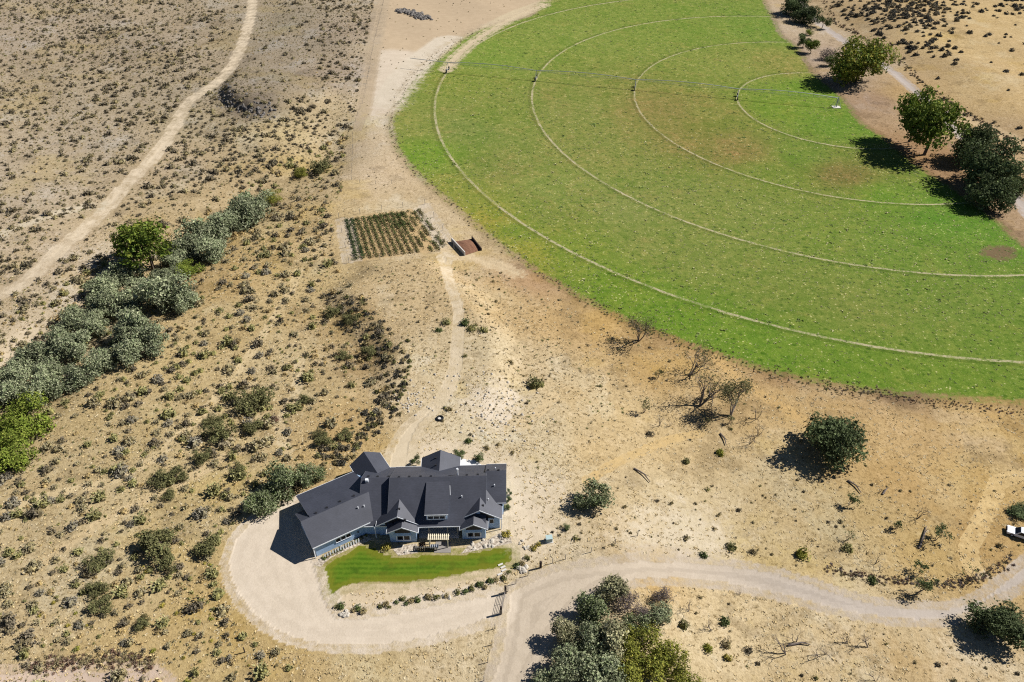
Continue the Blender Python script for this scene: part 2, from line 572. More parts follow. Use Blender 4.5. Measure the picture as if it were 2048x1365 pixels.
TRAIL_B = spline(xy([(60, 1140), (180, 1062), (300, 995), (390, 950), (470, 905), (560, 880)]), 5)
TRAIL_C = spline(xy([(1175, 962), (1225, 930), (1280, 905), (1340, 880), (1400, 868)]), 5)
TRAIL_D = spline(xy([(600, 720), (590, 790), (560, 850), (575, 905)]), 5)
CHALK_A = np.array(xy([(958, 786), (1006, 780), (1022, 812), (1006, 850), (975, 838), (950, 806)]))
CHALK_B = np.array(xy([(1270, 1062), (1345, 1035), (1420, 1062), (1400, 1100), (1320, 1106), (1265, 1095)]))
CHALK_C = np.array(xy([(1040, 940), (1085, 960), (1110, 1000), (1085, 1010), (1050, 980)]))
PIVOT_ROAD = spline(xy([(1090, 10), (1020, 40), (960, 75), (915, 112), (893, 140)]), 4)

# ------------------------------------------------------------------ colours of soil and grass, known at points and blended between them
DRY_PTS = [((60, 60), (176, 156, 131)), ((300, 90), (170, 150, 124)), ((430, 60), (172, 152, 124)), ((180, 280), (182, 162, 134)), ((60, 380), (186, 166, 138)), ((280, 200), (174, 155, 126)), ((100, 520), (196, 172, 138)),
           ((100, 640), (196, 174, 140)), ((400, 240), (180, 160, 124)), ((350, 330), (184, 160, 124)), ((600, 90), (160, 143, 119)), ((560, 50), (160, 145, 120)), ((520, 160), (156, 140, 118)), ((500, 205), (130, 115, 98)),
           ((690, 60), (168, 148, 124)), ((680, 150), (166, 146, 124)), ((660, 240), (192, 168, 124)), ((560, 260), (196, 172, 122)), ((620, 330), (190, 164, 112)), ((500, 330), (186, 160, 115)), ((500, 470), (198, 164, 100)),
           ((400, 420), (186, 160, 115)), ((560, 460), (196, 166, 106)), ((640, 480), (204, 174, 120)), ((620, 560), (196, 168, 112)), ((700, 640), (176, 146, 98)), ((450, 560), (194, 160, 100)), ((500, 640), (196, 166, 108)),
           ((350, 720), (196, 168, 110)), ((560, 720), (202, 176, 124)), ((620, 790), (196, 168, 114)), ((740, 720), (170, 138, 88)), ((700, 830), (196, 160, 98)), ((690, 900), (196, 160, 96)), ((300, 850), (192, 166, 112)),
           ((200, 820), (196, 168, 112)), ((420, 950), (200, 174, 120)), ((120, 960), (194, 168, 118)), ((60, 1100), (192, 168, 122)), ((250, 1010), (202, 176, 124)), ((400, 1030), (196, 170, 116)), ((300, 1180), (200, 172, 116)),
           ((420, 1200), (196, 164, 98)), ((100, 1220), (194, 168, 120)), ((250, 1300), (198, 166, 104)), ((430, 1310), (200, 170, 108)), ((600, 1340), (196, 164, 104)), ((800, 600), (208, 178, 128)), ((820, 720), (214, 190, 146)),
           ((830, 800), (210, 186, 144)), ((880, 470), (208, 182, 140)), ((1000, 600), (202, 168, 112)), ((980, 700), (206, 184, 142)), ((1000, 790), (218, 198, 160)), ((1080, 740), (208, 180, 132)), ((1100, 650), (200, 162, 102)),
           ((1200, 660), (200, 160, 98)), ((1150, 780), (206, 176, 124)), ((1100, 880), (212, 190, 148)), ((960, 860), (216, 196, 156)), ((1060, 960), (216, 196, 158)), ((1180, 900), (204, 172, 116)), ((1250, 820), (206, 176, 122)),
           ((1300, 740), (198, 158, 92)), ((1420, 680), (196, 152, 100)), ((1440, 740), (204, 166, 104)), ((1560, 790), (202, 164, 102)), ((1600, 850), (204, 168, 108)), ((1800, 840), (204, 166, 106)), ((1950, 860), (202, 164, 106)),
           ((1950, 960), (198, 160, 92)), ((1800, 960), (196, 156, 92)), ((1740, 900), (200, 162, 100)), ((1350, 900), (204, 172, 116)), ((1420, 1000), (204, 180, 134)), ((1300, 1000), (206, 180, 132)), ((1380, 1060), (214, 196, 156)),
           ((1250, 1080), (206, 178, 130)), ((1560, 1010), (194, 166, 114)), ((1660, 1060), (190, 164, 112)), ((1560, 1100), (200, 174, 124)), ((1750, 1040), (194, 162, 102)), ((1850, 1100), (196, 160, 92)), ((1950, 1080), (190, 150, 86)),
           ((1450, 1210), (212, 184, 134)), ((1400, 1300), (212, 186, 138)), ((1600, 1250), (214, 186, 136)), ((1700, 1330), (208, 180, 132)), ((1800, 1300), (196, 162, 106)), ((1950, 1330), (206, 178, 132)), ((1300, 1170), (204, 164, 98)),
           ((1180, 1170), (216, 196, 160)), ((900, 1300), (206, 180, 134)), ((750, 1330), (202, 174, 118)), ((950, 1340), (212, 188, 144)), ((850, 1240), (214, 194, 154)), ((1120, 1100), (212, 190, 152)), ((1900, 90), (206, 172, 112)),
           ((1750, 30), (190, 158, 108)), ((2000, 200), (208, 172, 112)), ((2020, 40), (206, 172, 112)), ((1960, 180), (208, 174, 116)), ((1745, 200), (172, 138, 106)), ((1690, 165), (182, 154, 124)), ((1640, 110), (180, 154, 128)),
           ((1580, 50), (190, 166, 136)), ((1810, 190), (190, 152, 96)), ((1850, 310), (170, 128, 86)), ((2020, 440), (176, 142, 104)), ((2010, 280), (204, 168, 118)), ((560, 1180), (190, 164, 116)), ((470, 1260), (190, 158, 100)),
           ((760, 340), (210, 182, 142)), ((745, 290), (206, 180, 142)), ((760, 250), (208, 186, 152)), ((820, 100), (200, 178, 146)), ((940, 30), (196, 172, 142)), ((960, 500), (200, 172, 126)), ((1060, 560), (188, 146, 100)), ((1300, 665), (176, 140, 92)), ((1560, 760), (172, 134, 88)), ((1800, 795), (160, 128, 92))]
GREEN_PTS = [((1300, 60), (122, 146, 56)), ((1150, 70), (126, 148, 60)), ((1450, 120), (130, 146, 62)), ((1400, 70), (120, 146, 54)), ((1520, 60), (112, 144, 50)), ((900, 160), (128, 146, 58)), ((960, 110), (122, 150, 56)),
             ((820, 250), (134, 146, 66)), ((850, 310), (114, 150, 44)), ((900, 390), (138, 148, 60)), ((960, 450), (152, 152, 58)), ((1000, 230), (128, 144, 62)), ((1000, 330), (126, 140, 64)), ((940, 260), (124, 142, 66)),
             ((1150, 220), (130, 142, 66)), ((1330, 220), (138, 132, 68)), ((1380, 280), (136, 132, 66)), ((1200, 300), (130, 142, 66)), ((1100, 380), (128, 146, 66)), ((1110, 430), (122, 140, 58)), ((1250, 420), (130, 144, 70)),
             ((1350, 380), (126, 142, 64)), ((1480, 300), (136, 128, 66)), ((1430, 230), (132, 138, 62)), ((1560, 130), (138, 142, 66)), ((1620, 180), (112, 146, 44)), ((1560, 220), (114, 146, 44)), ((1660, 250), (104, 142, 42)),
             ((1600, 310), (112, 140, 50)), ((1690, 352), (126, 118, 60)), ((1550, 350), (118, 140, 52)), ((1760, 390), (106, 144, 42)), ((1900, 440), (94, 142, 40)), ((1950, 520), (104, 138, 46)),
             ((1960, 470), (98, 142, 42)), ((1500, 430), (124, 142, 62)), ((1650, 470), (118, 142, 54)), ((1800, 500), (108, 140, 48)), ((1400, 520), (122, 140, 60)), ((1560, 580), (118, 138, 56)), ((1700, 610), (120, 138, 58)),
             ((1900, 620), (112, 138, 52)), ((1300, 480), (126, 142, 64)), ((1150, 500), (118, 144, 48)), ((1250, 580), (108, 142, 40)), ((1350, 630), (104, 142, 38)), ((1500, 690), (102, 140, 38)), ((1700, 730), (104, 138, 40)),
             ((1900, 770), (106, 138, 42)), ((2000, 680), (108, 138, 46)), ((1060, 500), (138, 148, 52)), ((1030, 460), (122, 146, 50))]


def dry_tone(c, p):
    c = np.array(c, float); g = c @ (0.3, 0.59, 0.11)
    return alb(*(c + (g * np.array((1.03, 1.0, 0.92)) - c) * 0.26))


def green_tone(c, p):
    c = np.array(c, float); g = c @ (0.3, 0.59, 0.11)
    return alb(*(c + (g * np.array((1.0, 1.03, 0.9)) - c) * 0.12)) * np.array((1.06, 0.94, 0.95))


def blend(X, Y, pts, proj, power=3.2, toner=None):
    P = np.array([proj(*p)[:2] for p, c in pts]); C = np.array([alb(*c) for p, c in pts]) if toner is None else np.array([toner(c, p) for p, c in pts])
    num = np.zeros(X.shape + (3,)); den = np.zeros(X.shape)
    for p, c in zip(P, C):
        w = 1.0 / (((X - p[0]) ** 2 + (Y - p[1]) ** 2) + 9.0) ** (power / 2)
        num += w[..., None] * c; den += w
    return num / den[..., None]


XF, YF = XX.ravel(), YY.ravel()
dry_col = blend(XF, YF, DRY_PTS, at, toner=dry_tone)
grn_col = blend(XF, YF, GREEN_PTS, on_field, toner=green_tone)
sd_past = sd_poly(XF, YF, PASTURE, 30)
sd_lawn = sd_poly(XF, YF, LAWN, 12)
bare = [                                                          # (signed distance, colour, softness, object)
    (sd_poly(XF, YF, STRIP, 24), (196, 174, 144), 6.0, None),
    (sd_poly(XF, YF, WHITE_STRIP, 24), (212, 196, 174), 7.0, None),
    (sd_line(XF, YF, WASH, 2.2, 20), (214, 200, 178), 3.0, None),
    (sd_line(XF, YF, PIVOT_ROAD, 2.4, 12), (206, 188, 156), 1.6, None),
    (sd_poly(XF, YF, DRY_RING, 6), (122, 104, 76), 0.7, None),
    (sd_poly(XF, YF, CHALK_A, 24), (222, 206, 182), 5.0, None),
    (sd_poly(XF, YF, CHALK_B, 24), (216, 200, 172), 8.0, None),
    (sd_poly(XF, YF, CHALK_C, 24), (222, 204, 176), 5.0, None),
    (sd_poly(XF, YF, SIDE_YARD, 20), (222, 204, 176), 2.5, None),
    (sd_poly(XF, YF, BARE_FRONT, 6), (214, 194, 162), 0.8, None),
    (sd_poly(XF, YF, GRAVEL_LEFT, 8), (206, 184, 164), 1.0, 'gravel_yard'),
    (sd_poly(XF, YF, GARDEN, 6), (196, 168, 124), 0.6, 'garden_soil'),
    (sd_poly(XF, YF, GARDEN_EDGE, 6), (200, 184, 160), 0.9, None),
    (sd_poly(XF, YF, GARDEN_EDGE2, 6), (206, 190, 166), 0.9, None),
    (sd_line(XF, YF, SPUR, 1.5, 8), (210, 188, 152), 1.2, None),
    (sd_line(XF, YF, DTRACK, 2.2, 10) - 1.1, (192, 172, 140), 0.9, None),
    (np.maximum(sd_line(XF, YF, shift(DTRACK, 1.05), 0.75, 10), sd_line(XF, YF, shift(DTRACK, -1.05), 0.75, 10)), (216, 198, 170), 0.45, None),
    (sd_line(XF, YF, DTRACK, 1.9, 10), None, 1.0, 'dirt_track'),
    (sd_line(XF, YF, PALE_A, 1.2, 8), (206, 192, 166), 1.4, None),
    (sd_line(XF, YF, PALE_B, 3.0, 8), (206, 188, 160), 2.0, None),
    (sd_line(XF, YF, FENCE_TRACK, 1.0, 8), (190, 170, 142), 0.8, None),
    (sd_line(XF, YF, shift(WHEEL_A, 0.95), 0.05, 6), (214, 186, 134), 0.28, None),
    (sd_line(XF, YF, shift(WHEEL_A, -0.95), 0.05, 6), (214, 186, 134), 0.28, None),
    (sd_line(XF, YF, GOLD_TRACK, 0.5, 6), (206, 172, 116), 1.2, None),
    (sd_line(XF, YF, TRAIL_A, 0.35, 6), (214, 192, 150), 0.8, None),
    (sd_line(XF, YF, TRAIL_B, 0.35, 6), (212, 188, 146), 0.8, None),
    (sd_line(XF, YF, TRAIL_C, 0.35, 6), (208, 178, 124), 0.5, None),
    (sd_line(XF, YF, TRAIL_D, 0.4, 6), (216, 196, 158), 0.9, None),
    (sd_line(XF, YF, PATH2, 0.5, 6), (212, 188, 146), 1.0, None),
    (sd_line(XF, YF, LANE2, 2.8, 12), (216, 188, 146), 1.4, None),
    (sd_line(XF, YF, LANE, 2.1, 10), (186, 174, 164), 0.7, 'paved_lane'),
    (sd_line(XF, YF, PATH, PATH_W, 8), (214, 196, 166), 0.55, 'footpath'),
    (sd_poly(XF, YF, ROAD, 10), (204, 188, 166), 0.8, 'gravel_road'),
    (sd_poly(XF, YF, DRIVE, 10), (220, 204, 182), 0.6, 'driveway'),
]
sd_dirt = np.full(XF.shape, -12.0); dirt_col = np.tile(alb(206, 186, 156), (len(XF), 1)); owner = np.full(XF.shape, -1)
names = []
for d, c, soft, nm in bare:
    if c is None:
        names.append(nm); owner[d > 0] = names.index(nm)
        continue
    d = np.where(d <= d.min() + 1e-6, -99.0, d)
    dn = d / soft                                                  # in units of each outline's own softness
    near = dn > -3
    w = smooth(-3.0, -2.2, dn)[:, None]
    dirt_col = dirt_col * (1 - w) + alb(*c) * w
    sd_dirt = np.maximum(sd_dirt, np.clip(dn, -12, 6))
    if nm:
        if nm not in names: names.append(nm)
        owner[d > 0] = names.index(nm)
# the gravel road turns greyer towards the right
gx = smooth(15, 75, XF) * smooth(-1, 1.5, sd_poly(XF, YF, ROAD, 10))
dirt_col = dirt_col * (1 - gx[:, None]) + alb(190, 178, 166) * gx[:, None]
rut = np.where(sd_poly(XF, YF, ROAD, 10) > -1, 1.0, np.where(sd_poly(XF, YF, DRIVE, 10) > -1, 0.45, 0.0))
owner[sd_past > 0] = 100
owner[sd_lawn > 0] = 101

# ------------------------------------------------------------------ one material for all bare and grassy ground
k = NT('dry_ground')
geo = k.n('ShaderNodeNewGeometry')
P = geo.outputs['Position']
dry, grn, drt = k.attr('dry_col', 'Color'), k.attr('grn_col', 'Color'), k.attr('dirt_col', 'Color')
nA = k.noise(P, 0.10, 5, 0.62)
nB = k.noise(P, 1.15, 5, 0.72)
nC = k.noise(P, 0.33, 4, 0.65)
nD = k.noise(P, 3.2, 3, 0.7)
nE = k.noise(k.scaled(P, (0.55, 1.5, 1.0)), 1.5, 5, 0.8)
nF = k.noise(P, 0.75, 6, 0.85)
# dry grass over pale soil
c = k.mix(k.step(nC, 0.50, 0.68, 0.0, 0.55), dry, k.mix(1.0, dry, (1.20, 1.24, 1.38), 'MULTIPLY'))
c = k.mix(k.step(nA, 0.36, 0.60, 0.42, 0.0), c, k.mix(1.0, c, (0.90, 0.86, 0.78), 'MULTIPLY'))
c = k.mix(k.step(nB, 0.30, 0.52, 0.62, 0.0), c, k.mix(1.0, c, (0.66, 0.62, 0.56), 'MULTIPLY'))
c = k.mix(k.step(nE, 0.53, 0.66, 0.0, 0.7), c, k.mix(1.0, c, (0.62, 0.575, 0.51), 'MULTIPLY'))
c = k.mix(k.step(nD, 0.58, 0.72, 0.0, 0.6), c, k.mix(1.0, c, (1.25, 1.24, 1.18), 'MULTIPLY'))
c = k.mix(k.step(nF, 0.55, 0.63, 0.0, 0.85), c, k.mix(1.0, c, (0.52, 0.49, 0.43), 'MULTIPLY'))
c = k.mix(k.step(nF, 0.44, 0.37, 0.0, 0.7), c, k.mix(1.0, c, (1.22, 1.24, 1.30), 'MULTIPLY'))
vor = k.n('ShaderNodeTexVoronoi'); k.put(vor.inputs['Vector'], k.scaled(P, (1, 1, 0.3))); vor.inputs['Scale'].default_value = 0.95
spot = k.step(vor.outputs['Distance'], 0.14, 0.34, 1.0, 0.0)
c = k.mix(k.math('MULTIPLY', spot, k.step(nC, 0.40, 0.58, 0.0, 0.75)), c, k.mix(1.0, c, (0.58, 0.55, 0.48), 'MULTIPLY'))
nG = k.noise(k.scaled(P, (1.0, 0.7, 1.0)), 0.055, 6, 0.68)
nH = k.noise(k.scaled(P, (0.8, 1.0, 1.0)), 0.034, 6, 0.66)
nI = k.noise(P, 0.085, 7, 0.72)
c = k.mix(k.step(nG, 0.53, 0.63, 0.0, 0.62), c, k.mix(1.0, c, (1.10, 1.20, 1.40), 'MULTIPLY'))
c = k.mix(k.step(nH, 0.53, 0.64, 0.0, 0.75), c, k.mix(1.0, c, (1.0, 0.965, 0.76), 'MULTIPLY'))
c = k.mix(k.step(nI, 0.47, 0.37, 0.0, 0.80), c, k.mix(1.0, c, (0.70, 0.69, 0.68), 'MULTIPLY'))
# pasture: mown and grazed, with tufts, dry flecks and wheel tracks
g = k.mix(k.step(nC, 0.36, 0.56, 0.85, 0.0), grn, k.mix(1.0, grn, (0.74, 0.86, 0.70), 'MULTIPLY'))
g = k.mix(k.step(nC, 0.54, 0.68, 0.0, 0.8), g, k.mix(1.0, g, (1.22, 1.10, 1.20), 'MULTIPLY'))
g = k.mix(k.step(nB, 0.50, 0.70, 0.0, 0.8), g, k.mix(1.0, g, (0.70, 0.80, 0.62), 'MULTIPLY'))
g = k.mix(k.step(nA, 0.52, 0.68, 0.0, 0.5), g, k.mix(1.0, g, (1.22, 1.06, 1.20), 'MULTIPLY'))
g = k.mix(k.step(nF, 0.54, 0.62, 0.0, 0.9), g, k.mix(1.0, g, (0.52, 0.65, 0.44), 'MULTIPLY'))
g = k.mix(k.step(nF, 0.45, 0.37, 0.0, 0.9), g, k.mix(1.0, g, (1.50, 1.32, 1.5), 'MULTIPLY'))
g = k.mix(k.step(nD, 0.60, 0.70, 0.0, 0.6), g, (0.40, 0.36, 0.16))
g = k.mix(k.step(nI, 0.52, 0.64, 0.0, 0.55), g, k.mix(1.0, g, (1.22, 0.98, 1.20), 'MULTIPLY'))
g = k.mix(k.step(nG, 0.47, 0.38, 0.0, 0.6), g, k.mix(1.0, g, (0.80, 0.92, 0.72), 'MULTIPLY'))
vo2 = k.n('ShaderNodeTexVoronoi'); k.put(vo2.inputs['Vector'], k.scaled(P, (1, 1, 0.3))); vo2.inputs['Scale'].default_value = 0.85
g = k.mix(k.math('MULTIPLY', k.step(vo2.outputs['Distance'], 0.08, 0.27, 1.0, 0.0), k.step(nC, 0.44, 0.60, 0.0, 0.85)), g, (0.46, 0.43, 0.20))
vo3 = k.n('ShaderNodeTexVoronoi'); k.put(vo3.inputs['Vector'], k.scaled(P, (0.8, 1.1, 0.3))); vo3.inputs['Scale'].default_value = 0.43
g = k.mix(k.math('MULTIPLY', k.step(vo3.outputs['Distance'], 0.12, 0.38, 1.0, 0.0), k.step(nC, 0.42, 0.56, 0.0, 0.95)), g, k.mix(1.0, g, (0.46, 0.62, 0.42), 'MULTIPLY'))
sub = k.n('ShaderNodeVectorMath', operation='SUBTRACT')
k.put(sub.inputs[0], P); sub.inputs[1].default_value = (PIVOT[0], PIVOT[1], 0)
flat = k.n('ShaderNodeVectorMath', operation='MULTIPLY'); k.put(flat.inputs[0], sub.outputs[0]); flat.inputs[1].default_value = (1, 1, 0)
ln = k.n('ShaderNodeVectorMath', operation='LENGTH'); k.put(ln.inputs[0], flat.outputs[0])
rad = ln.outputs['Value']
wob = k.math('MULTIPLY_ADD', nC, 0.9, -0.45)
trk = None; edge = None
for r, w in zip(TRACK_R, (0.42, 0.36, 0.32, 0.36)):
    off = k.math('SUBTRACT', rad, k.math('ADD', wob, r))
    t1 = k.step(k.math('ABSOLUTE', off), w * 0.7, w * 1.5, 1.0, 0.0)
    t2 = k.step(k.math('ABSOLUTE', k.math('SUBTRACT', off, 1.15)), 0.35, 0.9, 1.0, 0.0)
    trk = t1 if trk is None else k.math('MAXIMUM', trk, t1)
    edge = t2 if edge is None else k.math('MAXIMUM', edge, t2)
g = k.mix(k.math('MULTIPLY', edge, 0.5), g, k.mix(1.0, g, (0.55, 0.55, 0.55), 'MULTIPLY'))
g = k.mix(k.math('MULTIPLY', trk, k.step(k.math('ADD', nB, k.math('MULTIPLY', nA, 0.6)), 0.64, 0.92, 0.12, 0.95)), g, alb(188, 176, 142))
sp = k.math('ADD', k.attr('sd_past'), k.math('MULTIPLY_ADD', k.math('ADD', nC, nB), 4.2, -4.2))
rim = k.step(k.math('ABSOLUTE', k.math('ADD', sp, 0.4)), 0.2, 2.2, 0.5, 0.0)
c = k.mix(k.step(sp, -0.8, 1.6), c, g)
c = k.mix(rim, c, k.mix(1.0, c, (0.62, 0.60, 0.52), 'MULTIPLY'))
# mown lawn with faint stripes
wv = k.n('ShaderNodeTexWave', wave_type='BANDS', bands_direction='Y')
k.put(wv.inputs['Vector'], P); wv.inputs['Scale'].default_value = 0.30; wv.inputs['Distortion'].default_value = 1.2; wv.inputs['Detail Scale'].default_value = 0.25
lw = k.mix(wv.outputs['Fac'], alb(74, 104, 24), alb(92, 122, 32))
lw = k.mix(k.step(nB, 0.42, 0.62, 0.0, 0.55), lw, alb(108, 130, 38))
lw = k.mix(k.step(nC, 0.35, 0.5, 0.5, 0.0), lw, alb(48, 78, 20))
sl = k.attr('sd_lawn')
lw = k.mix(k.step(k.math('ADD', sl, k.math('MULTIPLY_ADD', nC, 2.4, -1.2)), 0.2, 2.8, 0.75, 0.0), lw, alb(126, 124, 40))
c = k.mix(k.step(k.math('ADD', sl, k.math('MULTIPLY_ADD', nB, 0.8, -0.4)), -0.25, 0.25), c, lw)
# worn earth and gravel
sdn = k.math('ADD', k.attr('sd_dirt'), k.math('MULTIPLY_ADD', k.math('ADD', k.math('ADD', k.math('MULTIPLY', nB, 0.7), nC), nF), 2.4, -3.24))
d = k.mix(k.step(nC, 0.40, 0.62, 0.5, 0.0), drt, k.mix(1.0, drt, (0.86, 0.85, 0.83), 'MULTIPLY'))
d = k.mix(k.step(nD, 0.44, 0.62, 0.0, 0.30), d, k.mix(1.0, d, (0.80, 0.77, 0.73), 'MULTIPLY'))
sx = k.n('ShaderNodeSeparateXYZ'); k.put(sx.inputs[0], P)
rutn = k.math('SINE', k.math('ADD', k.math('MULTIPLY', k.attr('sd_road'), 2.6), k.math('MULTIPLY', nC, 4.0)))
d = k.mix(k.math('MULTIPLY', k.attr('rut'), k.step(rutn, -0.2, 1.0, 0.0, 0.42)), d, k.mix(1.0, d, (0.74, 0.73, 0.72), 'MULTIPLY'))
c = k.mix(k.step(sdn, -1.0, 0.6), c, d)
k.color(c)
k.b.inputs['Roughness'].default_value = 1.0
k.b.inputs['Specular IOR Level'].default_value = 0.05
hgt = k.math('ADD', nB, k.math('MULTIPLY', nD, 0.5))
hgt = k.math('MULTIPLY', hgt, k.step(k.math('MAXIMUM', k.attr('sd_dirt'), sl), -1.0, 1.5, 1.0, 0.25))
k.bump(hgt, 0.55, 0.35)
M['ground'] = k.m

sd_road = np.maximum(sd_poly(XF, YF, ROAD, 10), sd_poly(XF, YF, DRIVE, 10))
ATTR_F = dict(sd_past=sd_past, sd_lawn=sd_lawn, sd_dirt=sd_dirt, sd_road=sd_road, rut=rut)
ATTR_C = dict(dry_col=dry_col, grn_col=grn_col, dirt_col=dirt_col)
nx, ny = len(GX), len(GY)
idx = np.arange(nx * ny).reshape(ny, nx)
quads = np.stack([idx[:-1, :-1], idx[:-1, 1:], idx[1:, 1:], idx[1:, :-1]], -1).reshape(-1, 4)
own_q = owner[quads]
own_q = np.where((own_q == own_q[:, :1]).all(1), own_q[:, 0], np.where((own_q > -1).sum(1) >= 3, own_q.max(1), -1))
VERTS = np.stack([XF, YF, ZZ.ravel()], 1)


def ground_piece(name, sel):
    q = quads[sel]
    used = np.unique(q)
    remap = np.full(nx * ny, -1); remap[used] = np.arange(len(used))
    me = np_mesh(name, VERTS[used], remap[q], M['ground'], smooth_shade=True)
    for n_, a in ATTR_F.items():
        me.attributes.new(n_, 'FLOAT', 'POINT').data.foreach_set("value", a[used].astype(np.float32))
    for n_, a in ATTR_C.items():
        cc = np.ones((len(used), 4), np.float32); cc[:, :3] = a[used]
        me.attributes.new(n_, 'FLOAT_COLOR', 'POINT').data.foreach_set("color", cc.ravel())
    return tag(link_mesh(name, me), kind='structure')


ground_piece('ground', own_q == -1)
ground_piece('pasture', own_q == 100)
ground_piece('lawn', own_q == 101)
for i, nm in enumerate(names): ground_piece(nm, own_q == i)

# ------------------------------------------------------------------ the ranch house
house = empty('ranch_house', (0, 0, 0), label='long grey-blue ranch house with dark shingle roofs and many gables', cat='house')


def mp(x, y, z=0.0):
    """the main block sits a hair off the picture's level"""
    return Vector((x, y + 0.03 * (x + 14.0), z))


def slab(mb, a, b, c, d, th=0.17):
    """roof sheet with thickness: a-b along the ridge, c-d along the eave below b and a"""
    t = Vector((0, 0, -th))
    top = [Vector(p) for p in (a, b, c, d)]
    n = (top[1] - top[0]).cross(top[3] - top[0])
    if n.z < 0: top = [top[1], top[0], top[3], top[2]]
    return mb.hexa([p + t for p in top] + top)


def fascia_board(mb, p, q, out, h=0.22, t=0.05):
    """white board hanging on a roof edge from p to q, set out from the edge"""
    p, q, o = Vector(p), Vector(q), Vector(out).normalized()
    a = 0.012
    ring = [p + o * a, q + o * a, q + o * (a + t), p + o * (a + t)]
    lo = [r + Vector((0, 0, -h)) for r in ring]; hi = [r + Vector((0, 0, 0.02)) for r in ring]
    return mb.hexa(lo + hi)


PLANES = {}


def gable(key, P0, P1, hl, hr, zr, zl, zrr, inset=(0.5, 0.5), base=-1.2, wall=True, to3=mp, rakes=(True, True), sides=('l', 'r'), porch=0.0, trim='trim'):
    """gable wing: ridge P0-P1; left/right roof half-widths and eave heights"""
    P0, P1 = np.array(P0, float), np.array(P1, float)
    d = (P1 - P0) / np.linalg.norm(P1 - P0)
    n = np.array((-d[1], d[0]))
    def pt(e, off, z): q = (P0, P1)[e] + n * off; return to3(q[0], q[1], z)
    r0, r1 = pt(0, 0, zr), pt(1, 0, zr)
    dv = to3(*(P0 + d), 0) - to3(*P0, 0); nv = to3(*(P0 + n), 0) - to3(*P0, 0)
    for sgn, hw, ze, nm in ((1, hl, zl, 'l'), (-1, hr, zrr, 'r')):
        if nm not in sides: continue
        e0, e1 = pt(0, sgn * hw, ze), pt(1, sgn * hw, ze)
        rb = MB(); slab(rb, r0, r1, e1, e0); rb.build('roof', M['roof'], house)
        PLANES[key + '_' + nm] = (r0, r1, e0)
        fascia_board(MB(), e0, e1, nv * sgn).build('fascia', M['trim'], house)
        if rakes[0]: fascia_board(MB(), r0, e0, -dv).build('rake_board', M[trim], house)
        if rakes[1]: fascia_board(MB(), r1, e1, dv).build('rake_board', M[trim], house)
    if wall:
        a, b = P0 + d * inset[0], P1 - d * inset[1]
        wl, wr = hl - 0.45, hr - 0.45 - porch
        sl, sr = (zr - zl) / hl, (zr - zrr) / hr
        prof = [(wl, base), (-wr, base), (-wr, zr - sr * wr - 0.22), (0, zr - 0.22), (wl, zr - sl * wl - 0.22)]
        pts = [to3(*(q + n * o), z) for q in (a, b) for o, z in prof]
        wb = MB(); wb.poly(pts, [(4, 3, 2, 1, 0), (5, 6, 7, 8, 9)] + [(i, (i + 1) % 5, 5 + (i + 1) % 5, 5 + i) for i in range(5)])
        wb.build('wall', M['siding'], house)


# main block, then the two lower blocks at its ends
gable('main', (-23.45, 103.07), (-5.0, 103.07), 6.95, 8.2, 8.0, 3.33, 3.28, porch=2.3, trim='dark_trim')
gable('west', (-29.1, 103.95), (-23.25, 103.95), 6.05, 8.3, 7.15, 3.28, 2.85, rakes=(True, False), trim='dark_trim')
gable('east', (-5.2, 105.2), (-1.15, 105.2), 5.0, 5.6, 7.0, 3.36, 4.0, rakes=(False, True), trim='dark_trim')
# front gables and their small bays
gable('front_west', (-21.4, 104.0), (-21.4, 95.3), 4.2, 4.2, 5.95, 3.3, 3.3, rakes=(False, True))
gable('front_east', (-6.1, 105.0), (-6.1, 96.3), 4.2, 4.25, 5.95, 3.3, 3.3, rakes=(False, True))
gable('bay_west', (-20.5, 96.0), (-20.5, 93.65), 2.95, 2.95, 4.85, 3.22, 3.22, inset=(0, 0.42), rakes=(False, True))
gable('bay_east', (-7.2, 97.4), (-7.2, 94.0), 2.65, 2.65, 4.75, 3.22, 3.22, inset=(0, 0.42), rakes=(False, True))
# wings behind
flat3 = lambda x, y, z: Vector((x, y, z))
gable('rear_west', (-30.05, 111.9), (-26.2, 105.7), 3.35, 3.35, 5.5, 3.33, 3.33, to3=flat3, rakes=(True, False), trim='dark_trim')
gable('rear_east', (-14.5, 112.3), (-14.35, 105.5), 3.93, 3.93, 5.55, 3.33, 3.33, to3=flat3, rakes=(True, False), trim='dark_trim')

# garage wing, turned away from the main block, with a long low rear slope
GD, GN = np.array((0.853, 0.522)), np.array((-0.522, 0.853))


def gp(t, n, z): q = GD * t + GN * n; return Vector((q[0], q[1], z))


ridge_n, zr = 100.6, 5.9
dv, nv = gp(1, 0, 0), gp(0, 1, 0)
rb = MB(); slab(rb, gp(15.8, ridge_n, zr), gp(30.5, ridge_n, zr), gp(28.0, 95.75, 3.33), gp(15.8, 95.75, 3.33)); rb.build('roof', M['roof'], house)
PLANES['garage_f'] = (gp(15.8, ridge_n, zr), gp(28, ridge_n, zr), gp(15.8, 95.75, 3.33))
rb = MB(); slab(rb, gp(15.8, ridge_n, zr), gp(19.0, ridge_n, zr), gp(19.0, 105.0, 3.45), gp(15.8, 105.0, 3.45)); rb.build('roof', M['roof'], house)
rb = MB(); slab(rb, gp(17.5, ridge_n, zr + 0.02), gp(30.5, ridge_n, zr + 0.02), gp(29.4, 109.2, 3.33), gp(17.5, 109.2, 3.33)); rb.build('roof', M['roof'], house)
PLANES['garage_b'] = (gp(17.5, ridge_n, zr), gp(28, ridge_n, zr), gp(17.5, 109.2, 3.33))
